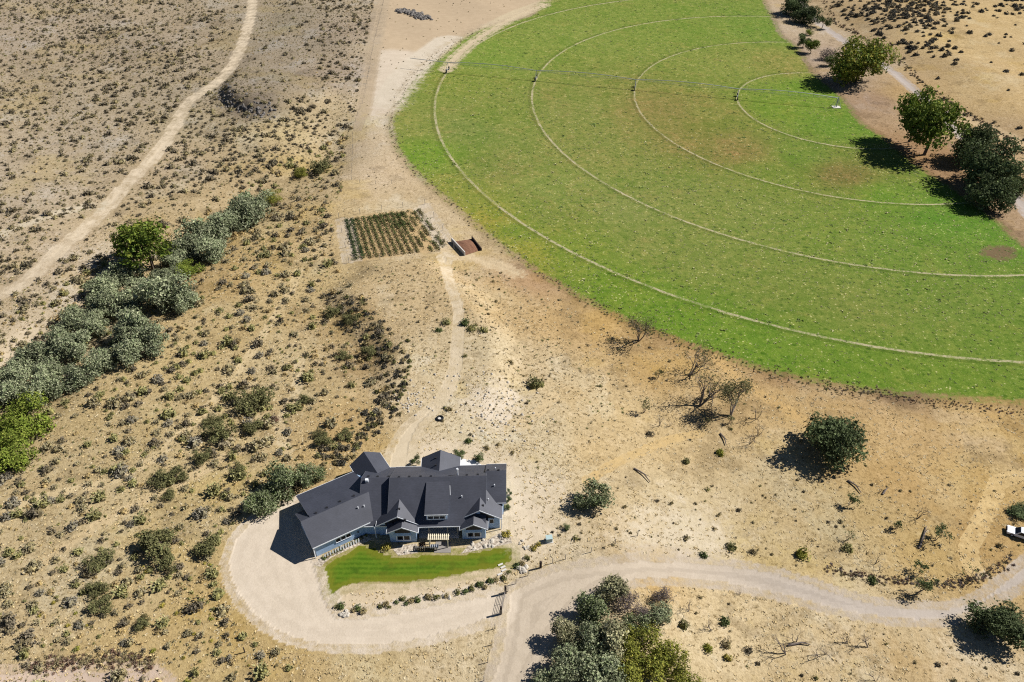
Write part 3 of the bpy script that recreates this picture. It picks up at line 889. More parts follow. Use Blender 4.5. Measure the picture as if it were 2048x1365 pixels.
for p_, q_, o_, nm_, mt_ in ((gp(15.8, 95.75, 3.33), gp(27.2, 95.75, 3.33), -nv, 'fascia', 'trim'), (gp(17.5, 109.2, 3.33), gp(29.4, 109.2, 3.33), nv, 'fascia', 'trim'),
                            (gp(15.8, ridge_n, zr), gp(15.8, 95.75, 3.33), -dv, 'rake_board', 'dark_trim'), (gp(15.8, ridge_n, zr), gp(15.8, 105.0, 3.45), -dv, 'rake_board', 'dark_trim'),
                            (gp(17.5, 101.6, 5.6), gp(17.5, 109.2, 3.33), -dv, 'rake_board', 'dark_trim')):
    fascia_board(MB(), p_, q_, o_).build(nm_, M[mt_], house)
for t0, t1, n0, n1, zf, zb in ((16.3, 27.6, 96.2, 104.4, 3.33, 3.5), (18.0, 30.5, 100.0, 108.7, 5.2, 3.27)):
    prof = [(n0, -1.2), (n1, -1.2), (n1, zb), (ridge_n, zr - 0.25), (n0, zf)]
    pts = [gp(t, n, z) for t in (t0, t1) for n, z in prof]
    wb = MB(); wb.poly(pts, [(0, 1, 2, 3, 4), (9, 8, 7, 6, 5)] + [(i, 5 + i, 5 + (i + 1) % 5, (i + 1) % 5) for i in range(5)])
    wb.build('wall', M['siding'], house)
for nn in (98.0, 102.4):                                         # two garage doors in the end wall
    gd = MB().box(gp(16.28, nn, 1.25), (0.05, 3.3, 2.5), math.atan2(GD[1], GD[0])).build('garage_door', M['trim'], house)
    for kz in range(4): MB().box(gp(16.24, nn, 0.33 + 0.6 * kz), (0.06, 3.2, 0.57), math.atan2(GD[1], GD[0])).build('door_panel', M['trim'], gd)
MB().tube([gp(15.95, 95.95, 3.1), gp(15.95, 95.95, 0.1)], [0.09, 0.09], 6).build('downspout', M['trim'], house)
MB().tube([mp(-25.8, 95.1, 3.1), mp(-25.8, 95.1, 0.1)], [0.08, 0.08], 6).build('downspout', M['trim'], house)
MB().tube([mp(-2.0, 96.5, 3.1), mp(-2.0, 96.5, 0.1)], [0.08, 0.08], 6).build('downspout', M['trim'], house)

# shed dormer on the main front slope
rb = MB(); slab(rb, mp(-16.4, 102.15, 7.62), mp(-11.95, 102.15, 7.62), mp(-11.95, 95.85, 5.55), mp(-16.4, 95.85, 5.55)); rb.build('roof', M['roof'], house)
PLANES['dormer'] = (mp(-16.4, 102.1, 7.62), mp(-11.95, 102.1, 7.62), mp(-16.4, 95.85, 5.55))
fb = MB(); fascia_board(fb, mp(-16.4, 95.85, 5.55), mp(-11.95, 95.85, 5.55), (0, -1, 0), h=0.18); fb.build('fascia', M['trim'], house)
prof = [(95.98, 3.6), (95.98, 5.38), (102.0, 7.36), (102.0, 7.0)]
pts = [mp(x, y, z) for x in (-16.1, -12.25) for y, z in prof]
wb = MB(); wb.poly(pts, [(0, 1, 2, 3), (7, 6, 5, 4)] + [(i, 4 + i, 4 + (i + 1) % 4, (i + 1) % 4) for i in range(4)])
wb.build('wall', M['siding'], house)


def window(c, right, w, h, panes=2, name='window', fr=0.09, out=None):
    """framed window on a wall: c centre on the wall face, right = unit vector along the wall"""
    c, r = Vector(c), Vector(right).normalized()
    o = Vector(out).normalized() if out else Vector((r.y, -r.x, 0))
    up = Vector((0, 0, 1))
    def blk(mb, x, z, sx, sz, d0, d1):
        p = [c + r * (x + sx * a) + up * (z + sz * b) + o * d for b in (-.5, .5) for a, d in ((-.5, d1), (.5, d1), (.5, d0), (-.5, d0))]
        mb.hexa(p)
    mb = MB()
    blk(mb, 0, h / 2 + fr / 2, w + 2 * fr, fr, -0.05, 0.07); blk(mb, 0, -h / 2 - fr / 2, w + 2 * fr, fr, -0.05, 0.09)
    for s in (-1, 1): blk(mb, s * (w / 2 + fr / 2), 0, fr, h, -0.05, 0.07)
    for i in range(1, panes): blk(mb, -w / 2 + i * w / panes, 0, fr, h, -0.05, 0.06)
    f = mb.build(name, M['trim'], house)
    for i in range(panes):
        g = MB(); blk(g, -w / 2 + (i + .5) * w / panes, 0, w / panes - fr, h, -0.04, 0.02); g.build('pane', M['glass'], f)
    return f


X1 = Vector((1, 0.03, 0))
window(mp(-20.45, 94.05, 1.28), X1, 2.4, 1.15, 2, fr=0.2)
window(mp(-7.2, 94.4, 1.28), X1, 2.4, 1.15, 2, fr=0.2)
window(mp(-14.2, 95.96, 4.68), X1, 3.2, 0.74, 3, fr=0.13)
window(mp(-3.9, 96.78, 2.15), X1, 0.75, 1.05, 1)
for i in range(3): window(gp(20.75 + 1.02 * i, 96.17, 1.9), GD.tolist() + [0], 0.86, 0.95, 1)
for x0, y0 in ((-20.5, 94.04), (-7.2, 94.39)):                    # dark gable light and a little skirt roof over each bay window
    hw = 1.45
    g = MB(); pr = [(-hw, 2.72), (hw, 2.72), (hw, 3.28), (0, 4.1), (-hw, 3.28)]
    pts = [mp(x0 + a, y0 - b, z) for b in (0.03, -0.03) for a, z in pr]
    g.poly(pts, [(0, 1, 2, 3, 4), (9, 8, 7, 6, 5)] + [(i, 5 + i, 5 + (i + 1) % 5, (i + 1) % 5) for i in range(5)])
    g.build('gable_window', M['dark_panel'], house)
    s = MB(); slab(s, mp(x0 - 1.5, y0 + 0.02, 2.68), mp(x0 + 1.5, y0 + 0.02, 2.68), mp(x0 + 1.6, y0 - 0.2, 2.2), mp(x0 - 1.6, y0 - 0.2, 2.2), 0.1)
    s.build('skirt_roof', M['siding'], house)
g = MB(); g.hexa([mp(-23.9, 95.74, 2.6), mp(-20.9, 95.74, 2.6), mp(-20.9, 95.68, 2.6), mp(-23.9, 95.68, 2.6), mp(-23.9, 95.74, 3.9), mp(-20.9, 95.74, 5.2), mp(-20.9, 95.68, 5.2), mp(-23.9, 95.68, 3.9)])
g.build('gable_window', M['dark_panel'], house)  # thin dark panel on the wall of the west front gable
g = MB(); g.hexa([mp(-6.0, 96.74, 3.4), mp(-3.4, 96.74, 3.0), mp(-3.4, 96.68, 3.0), mp(-6.0, 96.68, 3.4), mp(-6.0, 96.74, 5.2), mp(-3.4, 96.74, 3.75), mp(-3.4, 96.68, 3.75), mp(-6.0, 96.68, 5.2)])
g.build('gable_window', M['dark_panel'], house)  # thin dark strip under the right rake of the east front gable
MB().box(gp(24.7, 96.1, 1.75), (0.22, 0.2, 0.4), math.atan2(GD[1], GD[0])).build('wall_lamp', M['black_plastic'], house)
# covered porch between the bays
MB().box(mp(-13.9, 96.2, 0.08), (7.6, 3.0, 0.2)).build('porch_floor', M['concrete'], house)
for x in (-15.7, -12.2, -10.3): MB().box(mp(x, 95.15, 1.6), (0.2, 0.2, 3.0)).build('porch_post', M['grey_wood'], house)
dr = MB().box(mp(-13.4, 97.55, 1.2), (1.0, 0.06, 2.1)); dr.build('front_door', M['brown_wood'], house)


def on_roof(key, zx, zy):
    """point where the sight line through a spot on the photo meets a roof plane (zx, zy in the enlarged crop of the house)"""
    a, b, c = (Vector(p) for p in PLANES[key])
    n = (b - a).cross(c - a).normalized()
    o = Vector((0, 0, CAM_H)); d = Vector(ray(560 + zx * 0.24414, 880 + zy * 0.24414))
    return o + d * ((a - o).dot(n) / d.dot(n))


vent_me = MB().box((0, 0, 0.08), (0.42, 0.3, 0.24)).mesh('roof_vent', M['black_plastic'])
for key, spots in (('main_l', [(975, 306), (1060, 304), (1152, 302), (1237, 300), (1530, 290), (1620, 287)]), ('west_l', [(725, 300), (800, 303), (890, 303)]),
                   ('east_l', [(1705, 250), (1790, 250)]), ('garage_b', [(605, 460), (492, 507), (385, 557), (295, 600)]), ('rear_east_r', [(1275, 150), (1275, 210)]),
                   ('front_west_l', [(975, 567), (1022, 657)]), ('front_east_l', [(1662, 540)])):
    for sp_ in spots: link_mesh('roof_vent', vent_me, house, on_roof(key, *sp_))
pipe = MB().tube([(0, 0, -0.1), (0, 0, 0.45)], [0.11, 0.11], 8).mesh('vent_pipe', M['metal_pipe'])
for key, s in (('main_r', (1490, 470)), ('east_r', (1757, 378)), ('front_east_l', (1707, 495)), ('garage_f', (640, 562)), ('garage_f', (690, 548)), ('main_l', (1765, 240))):
    if key == 'main_l': key = 'east_l'
    link_mesh('vent_pipe', pipe, house, on_roof(key, *s))
p = on_roof('west_r', 712, 340)
MB().box((p.x, p.y, p.z + 0.25), (0.55, 0.5, 0.6)).build('roof_box', M['trim'], house)
p = on_roof('main_l', 1455, 287)
MB().tube([p - Vector((0, 0, .2)), p + Vector((0, 0, 1.5))], [0.16, 0.16], 10).tube([p + Vector((0, 0, 1.5)), p + Vector((0, 0, 1.75))], [0.24, 0.2], 10).build('chimney_flue', M['metal_pipe'], house)
p, q = on_roof('dormer', 1387, 375), on_roof('dormer', 1390, 455)
MB().bar(p + Vector((0.12, 0, 0.03)), q + Vector((0.12, 0, 0.03)), 0.08).build('flashing_strip', M['metal_pipe'], house)

# ------------------------------------------------------------------ around the house
def pad_patch(name, px, mat, up=0.03, th=0.03):
    pts = [at(*p) for p in px]
    mb = MB(); n = len(pts)
    mb.poly([(p[0], p[1], p[2] + up) for p in pts] + [(p[0], p[1], p[2] + up - th - 0.1) for p in pts],
            [tuple(range(n)), tuple(reversed(range(n, 2 * n)))] + [(i, n + i, n + (i + 1) % n, (i + 1) % n) for i in range(n)])
    me = mb.mesh(name, mat)
    if me.polygons[0].normal.z < 0: me.flip_normals()
    return tag(link_mesh(name, me), kind='structure')


pad_patch('planting_bed', [(786, 1100), (797, 1092), (834, 1088), (836, 1106), (797, 1112)], M['rock_bed'])
pad_patch('planting_bed', [(922, 1108), (936, 1092), (972, 1081), (1004, 1064), (1017, 1062), (1024, 1086), (1004, 1091), (960, 1100)], M['rock_bed'])
pad_patch('planting_bed', [(628, 1130), (640, 1118), (736, 1069), (744, 1080), (700, 1098), (662, 1116), (640, 1134)], M['rock_bed'])
pad_patch('patio', [(868, 1106), (872, 1084), (902, 1084), (902, 1106)], M['patio_slab'], 0.05)
pad_patch('rear_patio', [(918, 932), (922, 918), (952, 922), (965, 932)], M['white_slab'], 0.06)

perg = empty('pergola', mp(-13.75, 93.0), label='cream slatted pergola standing before the dark front porch', cat='pergola')
def pl(x, y, z): return (x, y, z)
for x in (-1.7, 1.7):
    for y in (-0.42, 0.42): MB().box((x, y, 1.15), (0.15, 0.15, 2.5)).build('post', M['cream_wood'], perg)
for y in (-0.42, 0.42): MB().box((0, y, 2.47), (4.0, 0.13, 0.2)).build('beam', M['cream_wood'], perg)
slat = MB().box((0, 0, 0), (0.17, 1.35, 0.13)).mesh('slat', M['cream_wood'])
for i in range(11): link_mesh('slat', slat, perg, (-1.85 + 0.37 * i, 0, 2.645))

rail = empty('patio_railing', mp(-16.0, 91.95), label='low brown railing with pickets at the edge of the patio', cat='railing')
for x in (-1.9, 0, 1.9): MB().box((x, 0, 0.5), (0.12, 0.12, 1.1)).build('post', M['dark_wood'], rail)
MB().box((0, 0, 1.07), (4.1, 0.16, 0.06)).build('top_rail', M['grey_wood'], rail)
MB().box((0, 0, 0.2), (3.7, 0.06, 0.08)).build('bottom_rail', M['dark_wood'], rail)
bal = MB().box((0, 0, 0.62), (0.06, 0.05, 0.78)).mesh('picket', M['dark_wood'])
for i in range(17): link_mesh('picket', bal, rail, (-1.68 + 0.21 * i, 0, 0))

tbl = empty('patio_table', mp(-14.55, 92.35), label='white rectangular patio table beside the pergola', cat='table')
MB().box((0, 0, 0.74), (1.5, 0.85, 0.06)).build('tabletop', M['trim'], tbl)
for x in (-.62, .62):
    for y in (-.33, .33): MB().box((x, y, 0.355), (0.07, 0.07, 0.71)).build('leg', M['trim'], tbl)
bench = empty('garden_bench', mp(-16.9, 92.9), 0.2, 'small brown wooden bench on the patio behind the railing', 'bench')
MB().box((0, 0, 0.45), (1.3, 0.45, 0.06)).build('seat', M['brown_wood'], bench)
MB().box((0, 0.24, 0.75), (1.3, 0.05, 0.5)).build('backrest', M['brown_wood'], bench)
for x in (-.55, .55):
    for y in (-.17, .17): MB().box((x, y, 0.21), (0.07, 0.07, 0.42)).build('leg', M['brown_wood'], bench)

q = gp(20.9, 95.1, 0)
pk = empty('picket_fence', q, math.atan2(GD[1], GD[0]), 'short row of white pickets along the foot of the garage wall', 'fence')
pm = MB().box((0, 0, 0.5), (0.24, 0.05, 1.0)).poly([(-.12, -.025, 1.0), (.12, -.025, 1.0), (0, -.025, 1.14), (-.12, .025, 1.0), (.12, .025, 1.0), (0, .025, 1.14)],
      [(0, 1, 2), (5, 4, 3), (0, 2, 5, 3), (2, 1, 4, 5)]).mesh('picket', M['trim'])
for i in range(14): link_mesh('picket', pm, pk, (-3.35 + 0.515 * i, 0, 0))
for z in (0.3, 0.78): MB().box((0, 0.05, z), (7.0, 0.04, 0.07)).build('rail', M['grey_wood'], pk)

# ------------------------------------------------------------------ plants
def unit(v): return v / np.maximum(np.linalg.norm(v, axis=-1, keepdims=True), 1e-9)


def cards(P, N, size, cols, aspect=0.65, drop=0.25):
    """leaf clusters: small bent quads at P facing roughly N, one colour each; returns verts, quads, colours"""
    n = len(P)
    N = unit(N)
    a = rng.normal(size=(n, 3)); U = unit(a - (a * N).sum(1, keepdims=True) * N); V = np.cross(N, U)
    s = (np.broadcast_to(size, (n,)) * rng.uniform(0.6, 1.35, n))[:, None]
    u, v = U * s, V * s * aspect
    k = N * s * drop
    verts = np.stack([P - u * 0.5 - k, P - v * 0.5, P + u * 0.5 - k, P + v * 0.5], 1).reshape(-1, 3)
    quads = np.arange(4 * n).reshape(n, 4)
    return verts, quads, np.repeat(cols, 4, 0)


def pick_cols(n, palette, jit=0.16):
    pal = np.array(palette, float)
    i = rng.integers(0, len(pal), n); j = rng.integers(0, len(pal), n)
    t = rng.random((n, 1)) * 0.5
    return np.clip((pal[i] * (1 - t) + pal[j] * t) * rng.uniform(1 - jit, 1 + jit, (n, 1)), 0.005, 0.9)


def blob_points(lobes, n, lo=0.55, hi=1.08, floor=None):
    lobes = np.array(lobes, float)
    area = (lobes[:, 3] * lobes[:, 4] + lobes[:, 3] * lobes[:, 5] + lobes[:, 4] * lobes[:, 5])
    i = rng.choice(len(lobes), n, p=area / area.sum())
    d = unit(rng.normal(size=(n, 3)))
    L = lobes[i]
    bumpy = 1 + 0.26 * np.sin(d[:, 0] * 7 + i) * np.sin(d[:, 1] * 6 + 2 * i) + 0.18 * np.sin(d[:, 2] * 9 + i)
    r = (lo + (hi - lo) * rng.random(n) ** 0.55) * bumpy
    P = L[:, :3] + d * L[:, 3:] * r[:, None]
    if floor is not None: P[:, 2] = np.maximum(P[:, 2], floor + 0.1 * rng.random(n))
    return P, d, i


def crown_mesh(name, lobes, n, size, palette, up=0.35, droop=0.0, floor=0.05, stray=0.13):
    P, d, li = blob_points(lobes, n, floor=floor)
    tone = rng.uniform(0.72, 1.32, len(lobes))[li][:, None]
    k = int(n * stray)  # a few loose sprays beyond the outline
    if k: P[:k] += d[:k] * rng.uniform(0.1, 1.0, (k, 1)) * np.array(lobes)[:, 3].mean() * 0.5
    N = d + rng.normal(size=d.shape) * 0.55 + np.array((0, 0, up))
    v, q, c = cards(P, N, 0.8 * size * rng.lognormal(0, 0.35, n), pick_cols(n, palette, 0.22) * tone)
    return np_mesh(name, v, q, M['leaf'], colors=c)


PAL = dict(  # base colours of leaves and twigs

    olive=[(0.175, 0.205, 0.135), (0.14, 0.175, 0.105), (0.22, 0.245, 0.17), (0.115, 0.15, 0.085), (0.17, 0.19, 0.14)],
    olive_pale=[(0.25, 0.25, 0.16), (0.19, 0.205, 0.13), (0.29, 0.28, 0.19), (0.16, 0.17, 0.10)],
    cotton=[(0.09, 0.135, 0.025), (0.115, 0.165, 0.03), (0.075, 0.11, 0.022), (0.15, 0.18, 0.035), (0.06, 0.095, 0.02)],
    cotton_gold=[(0.11, 0.145, 0.026), (0.085, 0.125, 0.025), (0.17, 0.18, 0.035), (0.07, 0.105, 0.02), (0.20, 0.19, 0.04)],
    dark=[(0.052, 0.075, 0.04), (0.07, 0.095, 0.05), (0.045, 0.06, 0.034), (0.08, 0.105, 0.06)],
    mid=[(0.085, 0.115, 0.05), (0.065, 0.092, 0.04), (0.11, 0.14, 0.065), (0.055, 0.08, 0.035)],
    bright=[(0.12, 0.18, 0.03), (0.15, 0.21, 0.04), (0.10, 0.145, 0.025), (0.18, 0.22, 0.05)],
    yellowgreen=[(0.20, 0.215, 0.045), (0.155, 0.18, 0.04), (0.25, 0.25, 0.06), (0.12, 0.145, 0.03)],
    darkolive=[(0.115, 0.12, 0.062), (0.09, 0.10, 0.05), (0.14, 0.14, 0.075), (0.105, 0.105, 0.06)],
    sage=[(0.215, 0.185, 0.13), (0.18, 0.155, 0.11), (0.245, 0.215, 0.155), (0.20, 0.185, 0.12), (0.16, 0.138, 0.10)],
    sage_pale=[(0.27, 0.24, 0.18), (0.23, 0.205, 0.155), (0.30, 0.27, 0.20)],
    sage_dark=[(0.135, 0.118, 0.095), (0.11, 0.098, 0.08), (0.165, 0.145, 0.115), (0.12, 0.11, 0.085)],
    sage_green=[(0.20, 0.19, 0.11), (0.165, 0.16, 0.09), (0.235, 0.22, 0.13), (0.15, 0.145, 0.085)],
    rabbit=[(0.36, 0.30, 0.07), (0.29, 0.255, 0.065), (0.24, 0.22, 0.075), (0.42, 0.34, 0.07)],
    rust=[(0.16, 0.09, 0.06), (0.20, 0.12, 0.075), (0.13, 0.075, 0.055), (0.19, 0.135, 0.10)],
    purple=[(0.20, 0.155, 0.14), (0.165, 0.13, 0.12), (0.235, 0.19, 0.165), (0.14, 0.11, 0.10)],
    straw=[(0.44, 0.34, 0.17), (0.38, 0.28, 0.14), (0.50, 0.40, 0.21), (0.33, 0.24, 0.12)],
    tan=[(0.38, 0.32, 0.20), (0.32, 0.27, 0.17), (0.44, 0.36, 0.23)],
    blackbrush=[(0.085, 0.078, 0.062), (0.07, 0.065, 0.052), (0.105, 0.095, 0.075)],
    weed=[(0.16, 0.14, 0.08), (0.12, 0.11, 0.065), (0.20, 0.17, 0.10)],
)


for _k, _f in (('olive', (1.5, 1.38, 1.2)), ('olive_pale', (1.35, 1.25, 1.1)), ('cotton', (1.35, 1.25, 1.0)), ('cotton_gold', (1.35, 1.25, 1.0)), ('dark', (1.6, 1.5, 1.1)), ('mid', (1.35, 1.25, 1.05)), ('bright', (1.35, 1.2, 1.0)),
               ('yellowgreen', (1.3, 1.2, 1.0)), ('darkolive', (1.25, 1.2, 1.05)), ('sage', (1.5, 1.46, 1.25)), ('sage_green', (1.42, 1.40, 1.05)), ('sage_dark', (1.38, 1.30, 1.10)), ('weed', (1.6, 1.5, 1.4)), ('darkolive', (1.15, 1.12, 1.0))):
    PAL[_k] = [tuple(np.array(c_) * _f) for c_ in PAL[_k]]


def wood_mesh(name, h, r, limbs, mat, lean=(0, 0), n=6):
    """tapered trunk with limbs running to the given points"""
    mb = MB()
    top = Vector((lean[0] * h * 0.55, lean[1] * h * 0.55, h * 0.55))
    mid = top * 0.5 + Vector((rng.normal() * 0.08 * h, rng.normal() * 0.08 * h, 0)) * 0.5
    mb.tube([(0, 0, -0.4), mid, top], [r * 1.25, r * 0.95, r * 0.7], n)
    for p in limbs:
        p = Vector(p); s = mid.lerp(top, rng.uniform(0.3, 1.0))
        m = s.lerp(p, 0.5) + Vector((rng.normal() * 0.05 * h, rng.normal() * 0.05 * h, 0.06 * h))
        mb.tube([s, m, p], [r * 0.5, r * 0.34, r * 0.1], 5)
    return mb.mesh(name, mat)


def lobes_round(R, H, k, base=0.12, spread=0.86, flat=1.0, rr=(0.20, 0.44)):
    """uneven crown: k lobes scattered in an ellipsoid of radius R between base*H and H"""
    out = []
    zc, hz = H * (1 + base) / 2, H * (1 - base) / 2
    for i in range(k):
        d = unit(rng.normal(size=3)); t = rng.random() ** 0.45 * spread
        r = R * rng.uniform(*rr)
        z = zc + d[2] * t * hz
        out.append((d[0] * t * R, d[1] * t * R, max(z, r * 0.5), r, r, min(r * flat * rng.uniform(0.8, 1.1), max(H - z, 0.4 * r))))
    return out


class Kind:
    """a few tree builds of one sort, in metres for a crown radius R; placed scaled"""
    def __init__(self, name, R, H, k, n, size, pal, nvar, bark='bark', base=0.12, trunk=0.03, **kw):
        self.R, self.H, self.items = R, H, []
        for i in range(nvar):
            lb = lobes_round(R, H, k, base, **kw)
            cm = crown_mesh('crown', lb, int(n * 1.45), size, PAL[pal], floor=0.05 * H)
            wm = wood_mesh('trunk', H, max(0.08, trunk * H), [l[:3] for l in lb[:6]], M[bark])
            self.items.append((cm, wm))


KIND = {}
KIND['olive'] = Kind('olive', 4.0, 5.2, 18, 3000, 0.42, 'olive', 4, base=0.02)
KIND['olive_pale'] = Kind('olive_pale', 3.2, 5.0, 12, 2400, 0.36, 'olive_pale', 2, base=0.02)
PAL['thick'] = PAL['olive'][:3] + PAL['mid']
KIND['thick'] = Kind('thick', 3.6, 4.6, 14, 2800, 0.36, 'thick', 2, base=0.02)
KIND['yellow'] = Kind('yellow', 4.6, 5.4, 15, 3200, 0.36, 'yellowgreen', 2, base=0.02)
KIND['bright'] = Kind('bright', 4.6, 5.2, 14, 2800, 0.40, 'bright', 2, base=0.02)
KIND['darkbush'] = Kind('darkbush', 3.0, 2.4, 11, 1700, 0.32, 'darkolive', 3, base=0.0, flat=0.7)
KIND['tree_dark'] = Kind('tree_dark', 4.6, 7.0, 26, 5200, 0.42, 'dark', 3, base=0.0)
KIND['cotton'] = Kind('cotton', 6.5, 11.0, 30, 6000, 0.60, 'cotton_gold', 2, base=0.08)
KIND['cotton_green'] = Kind('cotton_green', 5.2, 9.0, 13, 2600, 0.55, 'cotton', 2, base=0.30, rr=(0.28, 0.42), spread=0.75)
KIND['small_green'] = Kind('small_green', 2.4, 3.6, 9, 1300, 0.30, 'mid', 3, base=0.12)
KIND['purple'] = Kind('purple', 2.8, 3.2, 10, 1500, 0.22, 'purple', 2, bark='dead_wood', base=0.05)
_count = {}


def plant_tree(kind, px, py, rpx, label, cat, name, group=None, hscale=1.0, var=None, ground_px=None):
    """crown centre and half-width as they sit in the photo; the foot is found on the ground"""
    K = KIND[kind]
    f = np.array((0, 0, 0.0))
    if ground_px: g = at(*ground_px); s = 1.2 * rpx / px_per_m(g) / K.R
    else:
        g = at(px, py)
        for _ in range(3):
            s = rpx / px_per_m(g) / K.R
            g = at(px, py, K.H * s * hscale * 0.45)
    i = _count.get(kind, 0); _count[kind] = i + 1
    cm, wm = K.items[(i if var is None else var) % len(K.items)]
    e = empty(name, g, rng.uniform(0, 6.28), label, cat, group)
    e.scale = (s * rng.uniform(0.88, 1.2), s * rng.uniform(0.85, 1.12), s * hscale)
    link_mesh('crown', cm, e); link_mesh('trunk', wm, e)
    return e


ordn = ['', 'second', 'third', 'fourth', 'fifth', 'sixth', 'seventh', 'eighth', 'ninth', 'tenth', 'eleventh', 'twelfth', 'thirteenth', 'fourteenth', 'fifteenth', 'sixteenth', 'seventeenth',
        'eighteenth', 'nineteenth', 'twentieth', 'twenty-first', 'twenty-second', 'twenty-third', 'twenty-fourth', 'twenty-fifth', 'twenty-sixth', 'twenty-seventh', 'twenty-eighth', 'twenty-ninth', 'thirtieth', 'thirty-first', 'thirty-second', 'thirty-third', 'thirty-fourth', 'thirty-fifth', 'thirty-sixth']
OLIVES = [(510, 402, 32), (487, 425, 38), (455, 446, 36), (425, 460, 30), (404, 470, 36), (375, 492, 34), (420, 498, 30), (352, 520, 24), (250, 545, 34), (310, 556, 26), (276, 576, 34), (345, 548, 22), (212, 566, 32), (195, 582, 32), (328, 588, 54), (372, 602, 30), (268, 606, 36), (218, 606, 40),
          (147, 634, 32), (190, 650, 36), (258, 660, 48), (300, 672, 42), (118, 678, 34), (150, 690, 42), (240, 706, 40), (66, 708, 38), (196, 722, 36), (34, 742, 34), (100, 740, 40), (150, 752, 36), (30, 785, 42), (84, 778, 38), (-8, 790, 36)]
for i, (x, y, r) in enumerate(OLIVES):
    where = 'at the upper end of the left thicket' if i == 0 else 'in the left thicket, %s counting down from its upper end' % ordn[i]
    plant_tree('olive', x, y + 2, r * (1.12 if i < 9 else 1.0), 'grey-green bushy tree ' + where, 'tree', 'olive_tree', 'grey-green trees of the left thicket', hscale=rng.uniform(0.85, 1.1))
plant_tree('cotton_green', 297, 482, 50, 'tall bright green tree with a bare pale trunk rising from the left thicket', 'tree', 'cottonwood_tree', ground_px=(306, 540))
plant_tree('bright', 381, 538, 25, 'small bright green bush at the right edge of the thicket below the tall tree', 'bush', 'green_bush', hscale=0.8)
for x, y, r, l in ((48, 836, 52, 'bright green leafy tree at the left border, upper one of three below the thicket'), (10, 872, 44, 'bright green leafy tree at the left border, middle one of three'),
                   (22, 912, 44, 'bright green leafy tree at the left border, lowest of three')):
    plant_tree('bright', x, y, r * 1.12, l, 'tree', 'green_tree', 'bright green trees at the left border')
plant_tree('yellow', 546, 396, 24, 'small yellow-green bush at the top of the left thicket', 'bush', 'yellow_bush', hscale=0.8)
plant_tree('yellow', 604, 348, 20, 'yellowish bush left of the olive-brown one above the thicket', 'bush', 'yellow_bush', hscale=0.7)
plant_tree('darkbush', 641, 336, 26, 'dark olive-brown bush on its own beside the bare strip', 'bush', 'olive_bush', hscale=1.1)
# by the house
plant_tree('thick', 568, 968, 44, 'large grey-green bush directly behind the garage', 'bush', 'large_bush', hscale=1.0)
plant_tree('thick', 616, 952, 34, 'grey-green bush between the garage bush and the rear gable', 'bush', 'large_bush', hscale=0.9)
plant_tree('thick', 527, 1002, 34, 'grey-green bush at the lower end of the bushes behind the garage', 'bush', 'large_bush', hscale=1.0)
for x, y, r, l in ((503, 800, 38, 'large round dark olive bush alone on the slope above the house'), (505, 853, 22, 'smaller round olive bush just below the largest one'), (440, 866, 36, 'wide olive bush left of the small round one'),
                   (425, 842, 18, 'olive bush on the upper rim of the wide one'), (320, 1086, 42, 'large dark olive bush left of the driveway'), (334, 1124, 26, 'olive-brown bush touching the large one left of the driveway'),
                   (198, 1122, 28, 'olive bush second to the left of the driveway bushes'), (412, 1092, 28, 'low dark bush beside the driveway bend'), (404, 916, 24, 'dark green bush below the pale tan shrub'),
                   (318, 960, 22, 'olive bush left of its greener neighbour'), (352, 954, 26, 'greenish bush right of a similar olive bush'), (478, 942, 20, 'low olive-brown bush halfway to the garage bushes'),
                   (195, 1178, 24, 'brown-green bush above the lowest olive bushes on the left'), (202, 1214, 24, 'dark brown-green bush, lower one of a pair on the left slope'), (286, 1246, 20, 'yellow-olive bush near the bottom of the left slope'),
                   (338, 990, 16, 'small dark bush below the pair of olive bushes'), (648, 880, 20, 'dark bush on the brown bank left of the path'), (610, 800, 16, 'green bush in the middle of the slope above the house'),
                   (640, 868, 16, 'dark green bush uphill of the brown bank'), (690, 872, 18, 'dark brush clump lower on the brown bank'), (665, 625, 20, 'dark wide bush at the top of the brown bank'), (700, 638, 18, 'round olive bush on the upper brown bank'),
                   (740, 702, 18, 'round dark bush midway down the brown bank'), (687, 712, 16, 'olive bush left of the bank at mid height')):
    plant_tree('darkbush', x, y, r, l, 'bush', 'olive_bush', 'dark olive bushes on the slope')
plant_tree('thick', 1187, 996, 37, 'round green bush with a dark shadow right of the house', 'bush', 'green_bush', hscale=0.9)
plant_tree('small_green', 1135, 1056, 10, 'little round green bush below the larger one right of the house', 'bush', 'green_bush', hscale=0.7)
for x, y, r, l in ((832, 922, 12, 'green shrub at the left of the rear gable'), (918, 908, 14, 'yellow-green shrub right of the rear gable'), (958, 918, 13, 'reddish green shrub above the white rear patio')):
    plant_tree('small_green', x, y, r, l, 'shrub', 'green_shrub', 'shrubs behind the house', hscale=0.8)
for i, y in enumerate((986, 1000, 1014)):
    plant_tree('small_green', 1018 - i, y, 8, 'green shrub against the right end wall of the house, %s from the top' % ('first', 'second', 'third')[i], 'shrub', 'green_shrub', 'shrubs along the right end wall', hscale=0.9)
